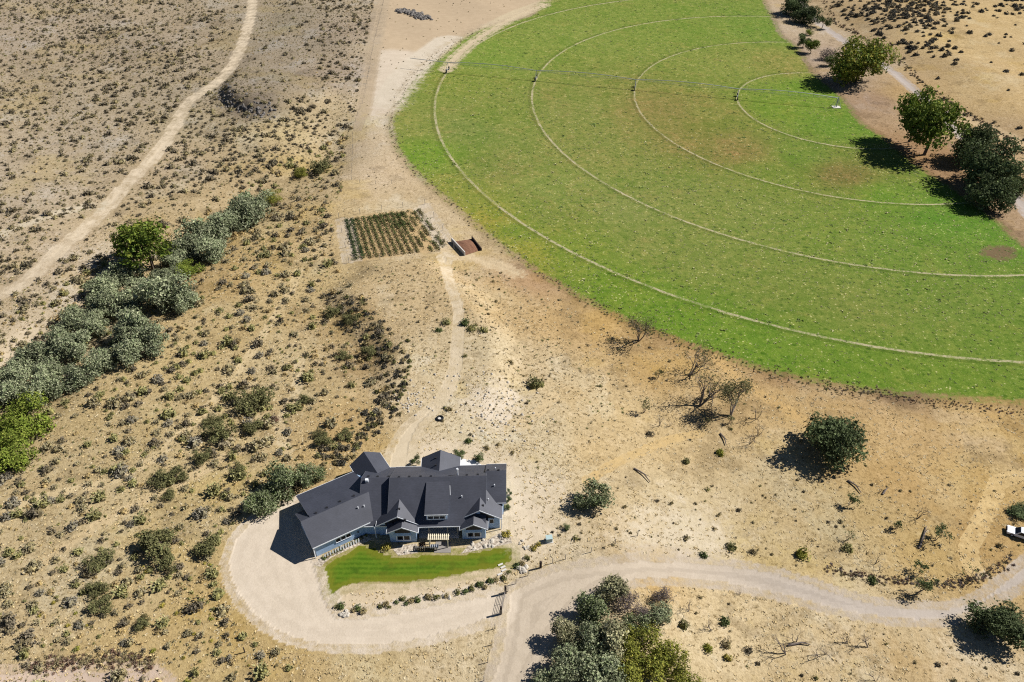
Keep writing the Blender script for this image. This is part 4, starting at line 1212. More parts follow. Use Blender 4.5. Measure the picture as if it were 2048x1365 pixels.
# bottom thicket
for kd, x, y, r, l in (('olive_pale', 1222, 1180, 32, 'pale olive tree at the tip of the bottom thicket'), ('thick', 1196, 1228, 36, 'dark green tree below the pale tip of the bottom thicket'), ('olive_pale', 1136, 1262, 30, 'olive tree at the left edge of the bottom thicket'),
                       ('olive', 1176, 1284, 42, 'grey-green tree in the middle of the bottom thicket'), ('olive_pale', 1226, 1282, 40, 'pale grey tree in the middle of the bottom thicket'), ('olive', 1130, 1330, 40, 'grey-green tree at the lower left of the bottom thicket'),
                       ('olive', 1192, 1338, 42, 'grey-green tree at the bottom border in the thicket'), ('olive', 1100, 1366, 30, 'grey-green tree cut by the bottom border beside the road'), ('olive', 1230, 1372, 36, 'grey-green tree cut by the bottom border in the thicket'),
                       ('thick', 1272, 1254, 28, 'dark green tree between the pale and the yellow-green trees'), ('olive', 1320, 1232, 24, 'small blue-green tree at the right edge of the bottom thicket'),
                       ('yellow', 1284, 1292, 42, 'yellow-green tree, upper one in the bottom thicket'), ('yellow', 1346, 1318, 46, 'yellow-green tree, right one in the bottom thicket'), ('yellow', 1290, 1346, 44, 'yellow-green tree, lower one in the bottom thicket'),
                       ('yellow', 1368, 1364, 36, 'yellow-green tree cut by the bottom border')):
    plant_tree(kd, x, y, r * 1.15, l, 'tree', 'thicket_tree', 'trees of the bottom thicket')
for x, y, r, l in ((1258, 1210, 30, 'purple-brown leafless bush on the upper side of the bottom thicket'), (1326, 1190, 24, 'brown leafless bush beside the road above the blue-green tree'), (1292, 1226, 22, 'rusty leafless bush inside the bottom thicket'),
                   (1655, 110, 19, 'purple-grey leafless tree between the lane trees')):
    plant_tree('purple', x, y, r, l, 'bush', 'bare_bush')
plant_tree('tree_dark', 2004, 1252, 58, 'dark green tree at the right border below the gravel road', 'tree', 'dark_tree', hscale=0.8)
plant_tree('tree_dark', 2046, 1024, 24, 'dark shrubby tree behind the white truck', 'tree', 'dark_tree', hscale=0.5)
plant_tree('tree_dark', 1670, 872, 62, 'large dark green tree standing alone on the golden slope', 'tree', 'dark_tree', hscale=0.9)
# along the lane
plant_tree('cotton', 1722, 128, 52, 'full round green tree beside the pivot centre', 'tree', 'lane_tree', hscale=0.95)
plant_tree('cotton_green', 1822, 228, 46, 'leaning open green tree, upper one of two', 'tree', 'lane_tree', ground_px=(1818, 284), hscale=1.1)
plant_tree('cotton_green', 1868, 244, 48, 'leaning green tree with a bent bare trunk, lower one of two', 'tree', 'lane_tree', ground_px=(1848, 310), hscale=1.1)
for x, y, r, l in ((1952, 290, 50, 'dark tree at the upper side of the big dark group by the lane'), (1988, 336, 62, 'largest dark tree in the group by the lane'), (1986, 388, 44, 'dark tree at the lower side of the group by the lane'), (2030, 372, 26, 'dark tree at the right border by the lane')):
    plant_tree('tree_dark', x, y, r, l, 'tree', 'lane_tree', 'dark trees by the lane', hscale=1.05)
for kd, x, y, r, l in (('tree_dark', 1592, 12, 26, 'dark green tree at the top border beside the lane'), ('tree_dark', 1612, 30, 24, 'dark green tree just below the topmost lane tree'), ('small_green', 1646, 46, 16, 'small dark round tree beside the lane'),
                       ('small_green', 1608, 84, 17, 'small green bush left of the slender tree'), ('cotton_green', 1624, 94, 16, 'slender small green tree below the top lane trees'), ('bright', 1620, 66, 9, 'small yellow-green bush among the top lane trees'),
                       ('small_green', 1662, 122, 14, 'low grey-green bush at the foot of the purple-grey tree')):
    plant_tree(kd, x, y, r, l, 'tree' if kd != 'bright' else 'bush', 'lane_tree')

# ------------------------------------------------------------------ dead and half-dead trees
def branch(mb, p, d, L, r, depth, tips):
    L = float(L); d = d.normalized(); m = p + d * L * 0.5 + Vector((rng.normal(size=3) * L * 0.06).tolist()); q = p + d * L
    mb.tube([p, m, q], [r, r * 0.8, r * 0.6], 5 if r > 0.06 else 4, cap=depth == 0)
    if depth == 0: tips.append(q); return
    for _ in range(rng.integers(2, 4)):
        branch(mb, m.lerp(q, rng.uniform(0.3, 1.0)), d + Vector((rng.normal(size=3) * 0.55).tolist()) + Vector((0, 0, 0.15)), float(L * rng.uniform(0.5, 0.78)), r * 0.52, depth - 1, tips)


def dead_tree(px, py, hpx, label, leafy=0, lean=(0.0, 0.0), mat='dead_wood', stems=3, depth=3, fallen=False, pal='darkolive', name='dead_tree', cat='dead tree', group=None):
    g = at(px, py)
    H = 0.85 * hpx / px_per_m(g) / 0.62
    e = empty(name, g, 0, label, cat, group)
    mb, tips = MB(), []
    for s in range(stems):
        a = rng.uniform(0, 6.28)
        d = Vector((lean[0] + 0.30 * math.cos(a), lean[1] + 0.30 * math.sin(a), 0.12 if fallen else 1.0))
        branch(mb, Vector((0.1 * math.cos(a), 0.1 * math.sin(a), 0.15 if fallen else -0.1)), d, H * 0.45, max(0.05, 0.02 * H), depth, tips)
    mb.build('branches', M[mat], e)
    if leafy:
        T = np.array([tuple(t) for t in tips]); i = rng.integers(0, len(T), leafy)
        P = T[i] + rng.normal(size=(leafy, 3)) * H * 0.07
        v, q, c = cards(P, rng.normal(size=(leafy, 3)) + (0, 0, .5), 0.34, pick_cols(leafy, PAL[pal]))
        link_mesh('foliage', np_mesh('foliage', v, q, M['leaf'], colors=c), e)
    return e


for a in ((1278, 682, 44, 'dark bare-stemmed bush tree at the edge of the pasture', 700, (0.2, 0.1), 'dark_dead_wood', 6), (1378, 752, 50, 'dead grey tree leaning right below the pasture edge', 380, (0.5, 0.1), 'dark_dead_wood', 4),
          (1400, 812, 62, 'large dead tree with arching bare limbs, left of the half-dead tree', 650, (0.35, 0.1), 'dark_dead_wood', 5), (1462, 832, 56, 'half-dead tree with thin green leaves right of the arching dead tree', 1800, (0.2, 0.1), 'dead_wood', 5)):
    dead_tree(a[0], a[1], a[2], a[3], a[4], a[5], a[6], a[7], depth=4)
for a in ((1425, 800, 26, 'small leafy dead-limbed tree between the two large half-dead trees', 260), (1288, 826, 26, 'small grey-green brushy tree left of the dead trees', 160), (1316, 757, 14, 'tiny grey-green bush tree above the brushy one', 120),
          (1512, 838, 30, 'thin dead sapling right of the half-dead tree', 30), (1500, 886, 26, 'dead forked stump tree on the golden slope, right of a fallen log', 0), (1516, 872, 24, 'leaning dead sapling beside the forked stump', 0),
          (1320, 852, 22, 'low dead branches left of the fallen limbs', 0), (1340, 852, 14, 'dark fallen limbs below the arching dead tree', 0), (1410, 850, 16, 'dark broken brush under the dead trees', 60), (1460, 848, 14, 'dark tangled brush at the foot of the half-dead tree', 90)):
    dead_tree(a[0], a[1], a[2], a[3], a[4], (0.15, 0), 'dark_dead_wood', 3, 3)
for a in ((1834, 1038, 28, 'pale dead sapling with upright forks on the right slope', 0), (1870, 1082, 30, 'bent living tree with a curved dark trunk on the right slope', 340), (1700, 1008, 20, 'low leafy tree lying left on the right slope', 240),
          (1752, 1126, 22, 'purple-grey dead tree above the roadside weeds', 0), (1840, 1146, 20, 'small green-brown brush tree above the roadside weeds', 200), (1692, 1082, 18, 'dark dead brush with grey twigs, mid right slope', 40),
          (1940, 1160, 26, 'dark dead tree by the wheel tracks', 60), (2010, 1122, 20, 'dark dead branch tree beside the gravel road', 0), (1712, 1150, 16, 'small dark dead sprig at the roadside weeds', 0), (1760, 1142, 16, 'dead brown brush just above the roadside weeds', 0),
          (1836, 1184, 34, 'green leafy tree with a bent dark trunk beside the road', 420), (1758, 984, 12, 'dark dead brush high on the right slope', 0), (1790, 1058, 16, 'dark green low brush left of the fallen trunk', 140)):
    dead_tree(a[0], a[1], a[2], a[3], a[4], (0.2, 0.05), 'dark_dead_wood', 3, 3, pal='mid')
for a in ((1378, 1222, 26, 'dead forked tree nearest the bottom thicket'), (1424, 1262, 26, 'thin leaning dead tree below the road, left of a green shrub'), (1572, 1308, 40, 'fallen-looking dead tree with a split trunk, largest below the road'), (1592, 1284, 28, 'upright dead tree with a spreading foot below the road'),
          (1636, 1314, 28, 'dead tree below the road, left one of a close pair'), (1652, 1308, 20, 'dead tree below the road, right one of a close pair'), (1694, 1288, 26, 'dead tree with pale spreading limbs below the road'), (1738, 1296, 32, 'broad dead tree with a brown leaning trunk below the road'),
          (1752, 1362, 24, 'dead brush cut by the bottom border'), (1480, 1190, 12, 'small dead sprig beside the gravel road')):
    dead_tree(a[0], a[1], a[2], a[3], 0, (-0.35, 0.1), 'dark_dead_wood', 3, 3)
log_spots = [((1268, 938), (1300, 966), 'grey fallen log on the slope right of the round bush'), ((1838, 1098), (1852, 1054), 'long fallen trunk with a fork on the right slope'), ((1440, 868), (1452, 892), 'short thick dead log on the golden slope'),
             ((1576, 1292), (1620, 1291), 'thin pale pole lying below the road'), ((1695, 962), (1722, 988), 'dark crooked log below the lone dark tree'), ((1765, 990), (1774, 978), 'short dark log beside the high dead brush')]
for (p, q, l) in log_spots:
    a, b = at(*p), at(*q)
    e = empty('fallen_log', a, 0, l, 'log')
    A = Vector((0, 0, 0.18)); B = Vector((b - a).tolist()) + Vector((0, 0, 0.25)); C = A.lerp(B, .55) + Vector((0.3, 0.35, 0.15))
    MB().tube([A, C, B], [0.19, 0.15, 0.08], 6).build('trunk', M['dark_dead_wood'], e)
    MB().tube([C, C.lerp(B, .5) + Vector((0.5, 0.1, 0.35))], [0.09, 0.04], 5).build('branch', M['dark_dead_wood'], e)

# ------------------------------------------------------------------ shrubs: the largest 300 of a kind one by one, the rest as one mass
def shrub_mesh(name, n, size, pal, h=0.46, r=0.5):
    lb = [(0, 0, h * 0.35, r * 0.8, r * 0.8, h * 0.62)] + [(0.42 * r * math.cos(a), 0.42 * r * math.sin(a), h * rng.uniform(.3, .5), r * .5, r * .5, h * .5) for a in rng.uniform(0, 6.28, 4)]
    P, d, _ = blob_points(lb, n, 0.6, 1.08, floor=0.01)
    v, q, c = cards(P, d * 0.7 + rng.normal(size=d.shape) * 0.7 + (0, 0, .6), size, pick_cols(n, PAL[pal], 0.24))
    if n < 8: return v, q, c
    nd, m = (4, 6) if n >= 30 else (2, 5)                          # a few rough twiggy mounds inside
    zs = ((-0.06, 1.0), (0.5, 0.82), (0.88, 0.25)) if n >= 30 else ((-0.06, 1.0), (0.62, 0.55))
    V, Q = [v], [q]; b = len(v); extra = 0
    for t in range(nd):
        a0, off, sc = rng.uniform(0, 6.28), (0.0 if t == 0 else rng.uniform(0.25, 0.55)) * r, rng.uniform(0.30, 0.52)
        ox, oy, hh = off * math.cos(a0), off * math.sin(a0), h * rng.uniform(0.55, 0.95)
        ring = []
        for zz, rr in zs:
            a = 6.283 * np.arange(m) / m + rng.uniform(0, 1)
            k_ = rng.uniform(0.65, 1.25, m)
            ring.append(np.column_stack([ox + np.cos(a) * rr * r * sc * k_, oy + np.sin(a) * rr * r * sc * k_ * 0.9, zz * hh * rng.uniform(0.8, 1.15, m)]))
        top = ring[-1]
        V.append(np.concatenate(ring))
        Q.append(np.array([[b + i * m + j_, b + i * m + (j_ + 1) % m, b + (i + 1) * m + (j_ + 1) % m, b + (i + 1) * m + j_] for i in range(len(zs) - 1) for j_ in range(m)]))
        b += m * len(zs); extra += m * len(zs)
    return np.concatenate(V), np.concatenate(Q), np.concatenate([c, pick_cols(extra, PAL[pal], 0.28) * (0.92, 0.88, 0.70)])


def mass(name, spots, templates, kind_label, sizes, hs=1.0):
    """many small plants as one object"""
    if not len(spots): return None
    V, Q, C = [], [], []
    b = 0
    which = rng.integers(0, len(templates), len(spots)); rot = rng.uniform(0, 6.28, len(spots)); tone = rng.uniform(0.75, 1.3, len(spots))
    for t, (tv, tq, tc) in enumerate(templates):
        m = np.where(which == t)[0]
        if not len(m): continue
        co, si = np.cos(rot[m])[:, None], np.sin(rot[m])[:, None]
        s = sizes[m][:, None]
        x = (tv[:, 0] * co - tv[:, 1] * si) * s; y = (tv[:, 0] * si + tv[:, 1] * co) * s; z = np.broadcast_to(tv[:, 2], x.shape) * s * hs
        vv = np.stack([x + spots[m, 0:1], y + spots[m, 1:2], z + spots[m, 2:3]], -1)
        V.append(vv.reshape(-1, 3)); k = len(tv)
        Q.append((tq[None] + (np.arange(len(m)) * k)[:, None, None] + b).reshape(-1, tq.shape[1]))
        C.append((tc[None] * tone[m][:, None, None]).reshape(-1, 3)); b += k * len(m)
    me = np_mesh(name, np.concatenate(V), np.concatenate(Q), M['leaf'], colors=np.concatenate(C))
    return tag(link_mesh(name, me), kind='stuff')


def scatter(poly_px, cell, accept, up=0.0, world=None):
    poly = np.array(world if world is not None else xy(poly_px))
    x0, y0 = poly.min(0); x1, y1 = poly.max(0)
    gx, gy = np.meshgrid(np.arange(x0, x1, cell), np.arange(y0, y1, cell))
    X = (gx + rng.uniform(-.48, .48, gx.shape) * cell).ravel(); Y = (gy + rng.uniform(-.48, .48, gy.shape) * cell).ravel()
    ok = sd_poly(X, Y, poly, 5) > 0
    X, Y = X[ok], Y[ok]
    free = np.ones(len(X), bool)
    for d in BLOCK: free &= d(X, Y) < 0
    X, Y = X[free], Y[free]
    Z = hq(X, Y)
    px, py = project(X, Y, Z)
    keep = (px > -60) & (px < 2110) & (py > -60) & (py < 1430)
    X, Y, Z, px, py = X[keep], Y[keep], Z[keep], px[keep], py[keep]
    keep = rng.random(len(X)) < accept(X, Y, px, py)
    return np.stack([X, Y, Z], 1)[keep], px[keep], py[keep]


HOUSE_FOOT = np.array([(-37, 89), (-26, 94), (-24, 92), (-1, 92.5), (0, 112), (-12, 114), (-30, 115), (-34, 112), (-45, 104)])
BLOCK = [lambda x, y: sd_poly(x, y, DRIVE, 6) + 0.5, lambda x, y: sd_poly(x, y, ROAD, 6) + 0.3, lambda x, y: sd_line(x, y, DTRACK, 2.2, 6), lambda x, y: sd_line(x, y, PATH, PATH_W, 6) + 0.3, lambda x, y: sd_poly(x, y, LAWN, 6) + 0.5,
         lambda x, y: sd_poly(x, y, HOUSE_FOOT, 6), lambda x, y: sd_line(x, y, LANE, 2.4, 6), lambda x, y: sd_poly(x, y, GARDEN, 6) + 2.0, lambda x, y: sd_poly(x, y, PASTURE, 6) + 0.5]


def clump(X, Y, s, ph=0.0):
    return (np.sin(X / s + ph) * np.cos(Y / (s * 0.8) - ph) + np.sin((X + Y) / (s * 1.7) + 2 * ph) + 0.6 * np.sin((X - 1.3 * Y) / (s * 0.55) + ph)) / 2.6


LANDMARKS = [(503, 800, 'the largest round olive bush'), (505, 853, 'the small round olive bush'), (320, 1088, 'the big olive bush by the driveway'), (198, 1180, 'the lower left olive bushes'), (335, 957, 'the pair of olive bushes'), (40, 870, 'the bright green trees'),
             (560, 970, 'the bushes behind the garage'), (690, 480, 'the garden'), (300, 480, 'the tall bright green tree'), (641, 336, 'the lone olive-brown bush'), (328, 590, 'the widest thicket tree'), (150, 700, 'the middle of the left thicket'), (470, 1130, 'the driveway bend'),
             (620, 1320, 'the lower driveway curve'), (120, 1345, 'the pinkish gravel yard'), (740, 700, 'the brown bank'), (456, 890, 'the pale tan shrub'), (440, 866, 'the wide olive bush'), (404, 916, 'the dark green bush'), (880, 838, 'the tractor tyre'), (914, 612, 'the footpath'),
             (1187, 998, 'the round bush right of the house'), (1098, 1080, 'the utility box'), (1670, 872, 'the lone dark tree'), (1430, 800, 'the large dead trees'), (1300, 1080, 'the pale scrape by the road'), (1284, 655, 'the bare-stemmed tree'), (1607, 1112, 'the yellow-green road shrub'),
             (1744, 1163, 'the roadside shrub'), (1840, 1070, 'the fallen trunk'), (2030, 1055, 'the white truck'), (1572, 1300, 'the split dead tree'), (1740, 1296, 'the broad dead tree'), (1420, 1255, 'the thin leaning dead tree'), (1330, 1290, 'the yellow-green thicket trees'),
             (2004, 1252, 'the dark tree below the road'), (1722, 128, 'the round lane tree'), (1860, 240, 'the leaning lane trees'), (1985, 330, 'the dark lane trees'), (1612, 30, 'the topmost lane trees'), (1070, 770, 'the wide yellow-green patch'), (985, 815, 'the chalky patch'),
             (930, 496, 'the compost bin'), (1285, 950, 'the grey fallen log'), (280, 1250, 'the yellow-olive bush'), (60, 1000, 'the left border'), (1900, 960, 'the wheel tracks'), (1696, 1004, 'the low leafy tree'), (1940, 0, 'the hillside top edge'), (2048, 120, 'the hillside right edge'), (1760, 20, 'the upper lane'), (1840, 100, 'the middle lane'), (1850, 20, 'the dense hillside brush'), (1960, 120, 'the open hillside'), (680, 600, 'the upper bank'), (700, 880, 'the lower bank')]


def beside(px, py):
    """where a small plant stands, told from the nearest thing one can find"""
    lm = min(LANDMARKS, key=lambda t: (t[0] - px) ** 2 + ((t[1] - py) * 1.2) ** 2)
    dx, dy = px - lm[0], py - lm[1]
    far = math.hypot(dx, dy)
    how = 'just ' if far < 45 else '' if far < 95 else 'well '
    if abs(dx) > 2.2 * abs(dy): w = 'left of' if dx < 0 else 'right of'
    elif abs(dy) > 2.2 * abs(dx): w = 'above' if dy < 0 else 'below'
    else: w = ('above' if dy < 0 else 'below') + ' and ' + ('left of' if dx < 0 else 'right of')
    return how + w + ' ' + lm[2]


def individuals(name, spots, sizes, px, py, templates, n, noun, cat, group, tones):
    """the n plants that look largest get an object each; returns the mask of the rest"""
    vis = (px > -5) & (px < 2053) & (py > -5) & (py < 1370)
    app = sizes * np.array([px_per_m(p) for p in spots]) * vis
    order = np.argsort(-app)[:n]
    order = order[app[order] > 0]
    rest = np.ones(len(spots), bool); rest[order] = False
    cuts = np.quantile(sizes[order], (0.25, 0.5, 0.75))
    meshes = [np_mesh(name, v, q, M['leaf'], colors=c) for v, q, c in templates]
    for j in order:
        w = rng.integers(0, len(meshes)); o = link_mesh(name, meshes[w], None, spots[j])
        s = sizes[j]
        o.scale = (s, s * rng.uniform(0.75, 1.1), s * rng.uniform(0.8, 1.15)); o.rotation_euler = (0, 0, rng.uniform(0, 6.28))
        tag(o, ('tiny ', 'small ', 'mid-sized ', 'large ')[np.searchsorted(cuts, s)] + tones[w] + ' ' + noun + ' ' + beside(px[j], py[j]), cat, group)
    return rest


# grey sagebrush on the whole left side
LEFT_PX = [(-60, -40), (760, -40), (738, 80), (715, 230), (698, 300), (695, 370), (668, 430), (680, 530), (770, 640), (805, 740), (770, 850), (700, 915), (620, 930), (590, 1005), (490, 1040), (440, 1100), (445, 1170), (480, 1245), (600, 1310), (640, 1400), (-60, 1400)]


def acc_left(X, Y, px, py):
    d = 0.46 + 0.34 * clump(X, Y, 14.0) + 0.18 * clump(X, Y, 5.0, 1.0)
    far = smooth(620, 380, py)                                    # the upper flat is thinner and patchier
    d *= 1 - 0.30 * far
    d *= np.where((px > 455) & (px < 640) & (py < 190), 0.25, 1.0)
    d *= np.where(py > 1310, 0.25, 1.0)
    d += 0.25 * np.exp(-((px - 440) / 150) ** 2 - ((py - 330) / 110) ** 2)
    d += 0.35 * np.exp(-((px - 540) / 70) ** 2 - ((py - 560) / 120) ** 2)
    return np.clip(d, 0.03, 0.9)


sp, px, py = scatter(LEFT_PX, 1.95, acc_left)
size = np.clip(rng.lognormal(0.32, 0.45, len(sp)), 0.45, 3.2) * np.interp(py, [0, 500, 900, 1365], [1.05, 1.15, 1.2, 1.15])
upper = py < np.interp(px, [0, 300, 700], [640, 480, 250])
tS = [shrub_mesh('sagebrush', 110, 0.17, p) for p in ('sage', 'sage_pale', 'sage_green', 'sage', 'sage_dark', 'sage_green')]
TS = ('grey', 'pale grey', 'grey-green', 'grey', 'dark grey', 'grey-green')
tSd = [shrub_mesh('sagebrush', 34, 0.24, p) for p in ('sage_dark', 'sage_dark', 'sage')]
lower = ~upper


rest = individuals('sage_shrub', sp[lower], size[lower], px[lower], py[lower], tS, 300, 'sagebrush', 'sagebrush', 'sagebrush on the left slope', TS)
print('sage', len(sp), lower.sum())
mass('sagebrush_scrub', sp[lower][rest], [shrub_mesh('s', 60, 0.21, p) for p in ('sage', 'straw', 'sage_green', 'sage_dark')], '', size[lower][rest])
mass('dark_sagebrush_scrub', sp[upper], tSd, '', size[upper])
sp, px, py = scatter([(-60, -40), (760, -40), (720, 220), (690, 300), (560, 380), (300, 480), (150, 640), (-60, 740)], 1.9, lambda X, Y, a, b: np.clip(0.20 + 0.3 * clump(X, Y, 10.0, 4.0), 0.02, 0.7))
mass('small_dark_scrub', sp, [shrub_mesh('s', 12, 0.34, p) for p in ('sage_dark', 'sage_dark', 'weed')], '', rng.uniform(0.35, 0.95, len(sp)))
# low clumps everywhere between the shrubs
sp, px, py = scatter(LEFT_PX, 1.3, lambda X, Y, a, b: np.clip(0.55 + 0.26 * clump(X, Y, 7.0, 2.0), 0.05, 0.8))
sz = rng.lognormal(-0.55, 0.35, len(sp))
mass('low_scrub', sp, [shrub_mesh('s', 12, 0.34, p) for p in ('sage', 'weed', 'tan', 'straw', 'sage_green', 'darkolive')], '', sz)
print('low', len(sp))

sp, px, py = scatter([(760, -30), (1090, -30), (960, 50), (880, 100), (820, 150), (778, 220), (775, 270), (800, 340), (850, 410), (700, 372), (703, 300), (720, 200), (742, 90)], 2.4, lambda X, Y, a, b: np.clip(0.10 + 0.16 * clump(X, Y, 6.0, 1.3) + 0.15 * (b > 240), 0.01, 0.5))
mass('bare_strip_weeds', sp, [shrub_mesh('s', 14, 0.32, p) for p in ('weed', 'sage_dark', 'tan')], '', rng.uniform(0.35, 1.1, len(sp)))
# yellow rabbitbrush near the bottom left
sp, px, py = scatter([(60, 1150), (420, 1090), (470, 1200), (560, 1290), (660, 1320), (650, 1400), (300, 1400), (280, 1330), (0, 1320), (0, 1220)], 3.2, lambda X, Y, a, b: np.clip(0.30 + 0.4 * clump(X, Y, 6.0, 3.0), 0, 0.8))
sz = rng.uniform(0.6, 1.5, len(sp))
individuals('rabbit_bush', sp, sz, px, py, [shrub_mesh('r', 60, 0.17, p) for p in ('rabbit', 'yellowgreen', 'rabbit', 'sage_green')], 120, 'rabbitbrush', 'rabbitbrush', 'yellow rabbitbrush at the bottom left', ('yellow', 'yellow-green', 'yellow', 'grey-green'))
# dark brush on the bank beside the path
bank = spline(xy([(690, 590), (730, 640), (775, 690), (800, 745), (780, 800), (745, 850), (700, 890), (655, 920)]), 8)
bp = np.repeat(bank, 5, 0) + rng.normal(size=(len(bank) * 5, 2)) * 2.0
sp = np.column_stack([bp, hq(bp[:, 0], bp[:, 1])]); px, py = project(*sp.T)
ok = sd_line(sp[:, 0], sp[:, 1], PATH, PATH_W, 6) < -0.5
sp, px, py = sp[ok], px[ok], py[ok]
individuals('bank_bush', sp, rng.uniform(0.6, 1.9, len(sp)), px, py, [shrub_mesh('r', 50, 0.2, p) for p in ('blackbrush', 'sage_dark', 'darkolive', 'weed')], 220, 'brush clump', 'brush', 'dark brush on the brown bank', ('blackish', 'dark grey', 'dark olive', 'dark brown'))
BUNCH_PX = [(700, 545), (860, 522), (1040, 548), (1250, 665), (1330, 720), (1200, 900), (1060, 880), (960, 780), (830, 760), (760, 660)]
sp, px, py = scatter(BUNCH_PX, 1.5, lambda X, Y, a, b: np.clip(0.38 + 0.3 * clump(X, Y, 6.0, 2.7), 0.04, 0.8))
mass('brown_bunchgrass', sp, [shrub_mesh('s', 12, 0.34, p) for p in ('weed', 'tan', 'sage', 'straw', 'sage_green')], '', rng.uniform(0.35, 1.0, len(sp)), 0.7)
# small tufts and shrubs on the middle and right slopes
MID_PX = [(700, 540), (860, 520), (1040, 545), (1250, 660), (1450, 735), (1700, 795), (2110, 845), (2110, 1090), (1950, 1180), (1740, 1185), (1500, 1120), (1300, 1105), (1100, 1120), (1060, 1090), (1110, 1030), (1050, 940), (960, 880), (860, 890), (830, 860), (900, 770), (830, 740), (780, 640)]


def acc_mid(X, Y, px, py):
    d = 0.05 + 0.12 * clump(X, Y, 9.0, .5) + 0.05 * clump(X, Y, 3.1, 1.5)
    d += 0.16 * smooth(1080, 960, py) * smooth(1150, 950, px) + 0.26 * smooth(940, 1080, py) * smooth(1900, 1500, px) + 0.06 * smooth(900, 1000, py)
    d *= np.where((px > 1500) & (py < 960), 0.25, 1.0)
    return np.clip(d, 0.012, 0.6)


sp, px, py = scatter(MID_PX, 1.7, acc_mid)
sz = np.clip(rng.lognormal(-0.45, 0.42, len(sp)), 0.25, 1.7)


tM = [shrub_mesh('m', 44, 0.2, p) for p in ('weed', 'sage_dark', 'sage_green', 'sage', 'weed', 'tan')]
TM = ('brown', 'dark grey', 'grey-green', 'grey', 'brown', 'tan')
rest = individuals('dry_shrub', sp, sz, px, py, tM, 300, 'dry shrub', 'shrub', 'shrubs on the middle slope', TM)
mass('dry_weeds', sp[rest], [shrub_mesh('m', 16, 0.3, p) for p in ('weed', 'sage_dark', 'tan', 'sage')], '', sz[rest])
# below the road on the right
LOW_PX = [(1400, 1178), (1560, 1200), (1660, 1228), (1860, 1254), (1940, 1240), (2100, 1190), (2100, 1400), (1400, 1400), (1400, 1330), (1370, 1240), (1340, 1185)]
sp, px, py = scatter(LOW_PX, 1.7, lambda X, Y, a, b: np.clip(0.10 + 0.09 * clump(X, Y, 5.0, 1.5), 0.01, 0.5))
sz = np.clip(rng.lognormal(-0.35, 0.4, len(sp)), 0.3, 1.6)
individuals('dry_shrub', sp, sz, px, py, tM, 180, 'dry shrub', 'shrub', 'shrubs below the gravel road', TM)
for x, y, r, pal, l in ((1416, 1300, 13, 'yellowgreen', 'yellow-green shrub below the thin leaning dead tree'), (1448, 1246, 13, 'mid', 'two-toned green shrub right of the thin leaning dead tree'), (1368, 1252, 13, 'darkolive', 'brown-green shrub right of the bottom thicket'),
                        (1452, 1290, 13, 'weed', 'brown open shrub above the yellow one'), (1456, 1318, 11, 'rabbit', 'yellow shrub under the brown open shrub'), (1496, 1302, 11, 'sage_dark', 'round purple-grey shrub among the dead trees'),
                        (1607, 1112, 18, 'yellowgreen', 'round yellow-green shrub at the edge of the gravel road'), (1744, 1163, 12, 'mid', 'grey-green shrub between the roadside weeds and the road'), (1463, 1096, 13, 'darkolive', 'olive shrub above the road, right one of a pair'),
                        (1408, 1112, 11, 'mid', 'green shrub at the upper road edge'), (1506, 1106, 10, 'weed', 'brown shrub at the upper road edge'), (1440, 908, 11, 'yellowgreen', 'round green shrub below the short dead log'), (1300, 870, 10, 'sage_dark', 'grey shrub left of the low dead branches'),
                        (1695, 1100, 14, 'sage_green', 'green-brown shrub below the dark dead brush'), (1372, 925, 10, 'darkolive', 'olive shrub right of the fallen grey log'), (1012, 1072, 12, 'rabbit', 'large yellow tuft of grass at the right corner of the house'),
                        (945, 660, 12, 'sage_green', 'grey-green shrub right of the path, upper one'), (930, 648, 12, 'mid', 'green shrub touching the path at its right side'), (968, 662, 11, 'sage_green', 'grey-green shrub right of the path, right one'), (893, 646, 12, 'sage_green', 'grey-green shrub left of the path'),
                        (878, 662, 9, 'mid', 'small round green shrub left of the path'), (1070, 770, 20, 'darkolive', 'wide yellow-green shrub patch on the pale slope'), (938, 884, 9, 'mid', 'dark green shrub behind the rear gable'), (975, 897, 8, 'weed', 'small olive shrub behind the house'),
                        (456, 890, 18, 'tan', 'pale tan shrub below the wide olive bush'), (551, 842, 10, 'rust', 'small reddish-brown bush right of the small round olive bush'), (772, 1096, 13, 'rabbit', 'yellow-green grass tuft at the left bay of the house')):
    g = at(x, y); s = 2 * r / px_per_m(g)
    v, q, c = shrub_mesh('shrub', 150, 0.13, pal)
    o = link_mesh('shrub', np_mesh('shrub', v, q, M['leaf'], colors=c), None, g)
    o.scale = (s, s, s * 0.95); tag(o, l, 'shrub')
# hill above the lane
HILL_PX = [(1660, -40), (2110, -40), (2110, 340), (2000, 260), (1930, 215), (1860, 180), (1790, 110), (1710, 60), (1655, 15)]


def acc_hill(X, Y, px, py):
    d = 0.035 + 0.85 * np.exp(-((px - 1810 + (py - 20) * 0.3) / 95) ** 2 - ((py - 15) / 42) ** 2) + 0.5 * np.exp(-((px - 1850) / 60) ** 2 - ((py - 95) / 16) ** 2) + 0.3 * np.exp(-((px - 2030) / 40) ** 2 - ((py - 10) / 25) ** 2)
    return np.clip(d * (0.75 + 0.6 * clump(X, Y, 6.0, .7)), 0, 0.85)


sp, px, py = scatter(HILL_PX, 2.3, acc_hill)
sz = rng.uniform(1.5, 3.8, len(sp))
tH = [shrub_mesh('h', 44, 0.22, p) for p in ('blackbrush', 'sage_dark', 'blackbrush')]
rest = individuals('hillside_bush', sp, sz, px, py, tH, 300, 'hillside bush', 'brush', 'dark bushes on the golden hillside', ('blackish', 'dark grey-brown', 'blackish'))
mass('hillside_brush', sp[rest], tH, '', sz[rest])
